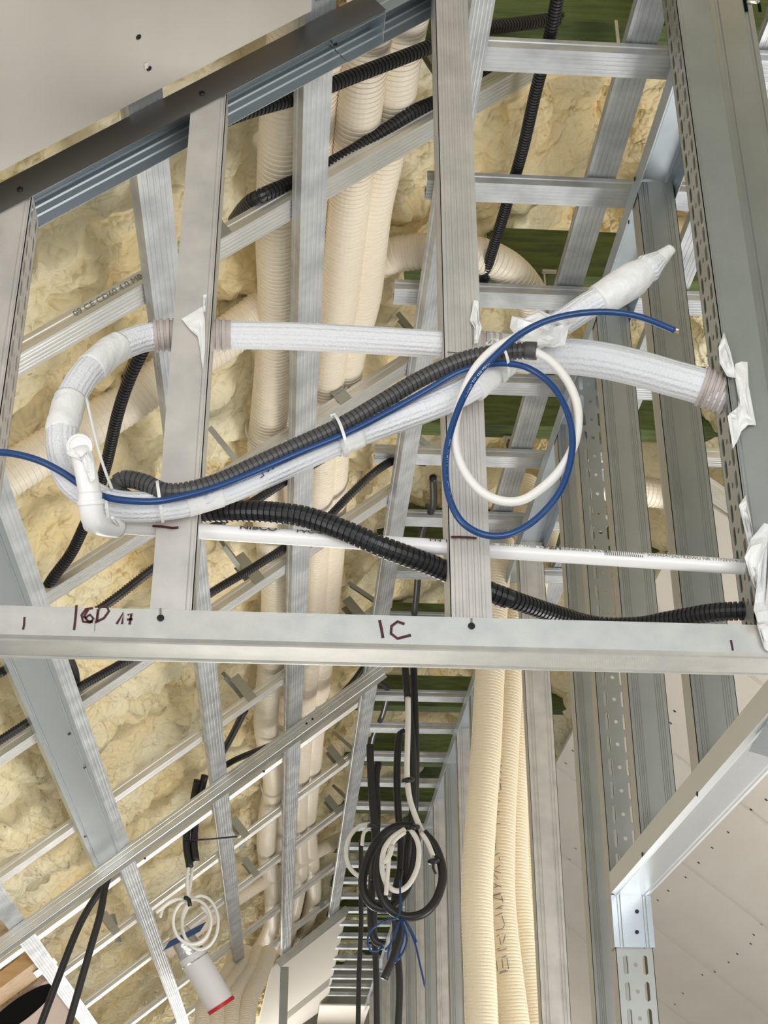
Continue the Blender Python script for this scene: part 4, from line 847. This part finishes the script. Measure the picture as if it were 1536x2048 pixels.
for k, (dx, dy, cm) in enumerate([(0, 0, COPPER), (2, -3, TAPE), (-2, 3, mat('green_core', (.1, .35, .1), .5)), (2, 3, mat('orange_core', (.7, .25, .05), .5)), (-1, -3, TAPE)]):
    tube('wire_core', [atY(1348+dx, 660+dy, 1.523), atY(1355+dx, 663+dy, 1.521)], .0011, cm, bl, n=8)
def cable_text(s, size, pts, m, parent, nm='printed_text'):
    C = np.array([atY(*p) for p in pts]); sg = np.concatenate([[0], np.cumsum(np.linalg.norm(np.diff(C, axis=0), axis=1))]); v, f = text_mesh(s, size)
    sc_ = sg[-1]/max(v[:, 0]); out = []
    for q in v:
        s_ = q[0]*sc_; c_ = np.array([np.interp(s_, sg, C[:, k]) for k in range(3)]); c2 = np.array([np.interp(s_+.004, sg, C[:, k]) for k in range(3)]); c1 = np.array([np.interp(s_-.004, sg, C[:, k]) for k in range(3)])
        t = (c2-c1)/np.linalg.norm(c2-c1); vw_ = -c_/np.linalg.norm(c_); up_ = np.cross(vw_, t); out.append(c_+up_*(q[1]-size*.35)+vw_*.0047)
    return MB().add(out, f).build(nm, m, parent)
cable_text('HIGHSPEED CAT6 F/UTP 4x2', .0046, [(908, 1018, 1.551), (896, 980, 1.55), (891, 945, 1.55), (894, 905, 1.55), (899, 878, 1.55)], INKW, bl)
cable_text('VERIFIED TO 450 MHZ', .0046, [(926, 800, 1.548), (950, 757, 1.545), (978, 725, 1.542)], INKW, bl)
# cable ties
def tie(cx, cy, Y, hx, hy, ry, label, w=.0019, head=None):
    """flat nylon loop round the bundle: half length vector (hx,hy) px across the bundle, depth radius ry"""
    c0 = atY(cx, cy, Y); hv = atY(cx+hx, cy+hy, Y)-c0; P = []
    ax_ = np.cross(hv, [0, 1., 0]); ax_ = ax_/np.linalg.norm(ax_); n = 28; mb = MB(); vs = []
    for i in range(n):
        t = 2*math.pi*i/n; r0 = hv*math.cos(t)+np.array([0, ry, 0])*math.sin(t)
        o_ = r0/np.linalg.norm(r0)*.0012
        vs += [c0+r0-ax_*w, c0+r0+ax_*w, c0+r0+o_+ax_*w, c0+r0+o_-ax_*w]
    f = []
    for i in range(n):
        j = (i+1) % n
        for k in range(4): f.append((4*i+k, 4*i+(k+1) % 4, 4*j+(k+1) % 4, 4*j+k))
    mb.add(vs, f); h = c0-hv*.98+np.array([0, -.004, 0]); u = hv/np.linalg.norm(hv)
    mb.box(h-ax_*.0035-u*.003-np.array([0, .003, 0]), ax_*.007, u*.006, (0, .005, 0))
    tag(mb.build('cable_tie', TIE), label, 'cable tie', 'natural nylon cable ties')
tie(320, 1003, 1.590, 5, 36, .026, 'white cable tie holding the bundle in front of the left stud')
tie(680, 872, 1.594, 14, 36, .024, 'white cable tie round hose, blue cable and conduit between the studs')
tie(216, 1020, 1.588, 4, 34, .026, 'white cable tie near the elbow of the water pipe')
tie(996, 722, 1.575, 20, 30, .036, 'white cable tie at the crossing of the blue and white cables')
tag(tube('cable_tie', fy([(173, 795, 1.592), (185, 850, 1.588), (203, 920, 1.582), (224, 978, 1.575)], 1.58), .0020, TIE, n=6), 'long white cable tie tail hanging straight inside the hose loop', 'cable tie')
tag(tube('cable_tie', fy([(225, 1035, 1.56), (236, 1052, 1.60), (240, 1068, 1.63)], 1.6), .0022, TIE, n=6), 'thin white tie strap across the elbow', 'cable tie')
stroke([[(521, 956), (528, 951), (524, 945), (532, 940), (536, 944), (541, 935), (546, 938), (552, 930)]], .0016, 'blue_scribble', BCAB, ha, 1.5845)

for k, (px, py, zz) in enumerate([(1085, 541, 2.15), (1007, 873, 2.15)]):
    a_ = atZ(px, py, zz); root = bpy.data.objects.new('rod_hanger', None); sc.collection.objects.link(root)
    MB().box(a_, (.035, 0, 0), (0, .012, 0), (0, 0, .004)).build('clip', PURL, root); MB().box(a_+np.array([.004, .008, -.11]), (.004, 0, 0), (0, .003, 0), (0, 0, .11)).build('rod', GALV, root)
    tag(root, ['thin steel rod hanger on the second green beam by the curved duct', 'thin steel rod hanger on the third green beam inside the cable loop'][k], 'rod hanger')
a_ = atZ(1229, 40, 2.1); o = MB().box(a_, (.006, 0, 0), (0, .003, 0), (0, 0, -.065)).build('rod_hanger', GALV); tag(o, 'thin vertical steel rod on the first green beam at the top', 'rod hanger')
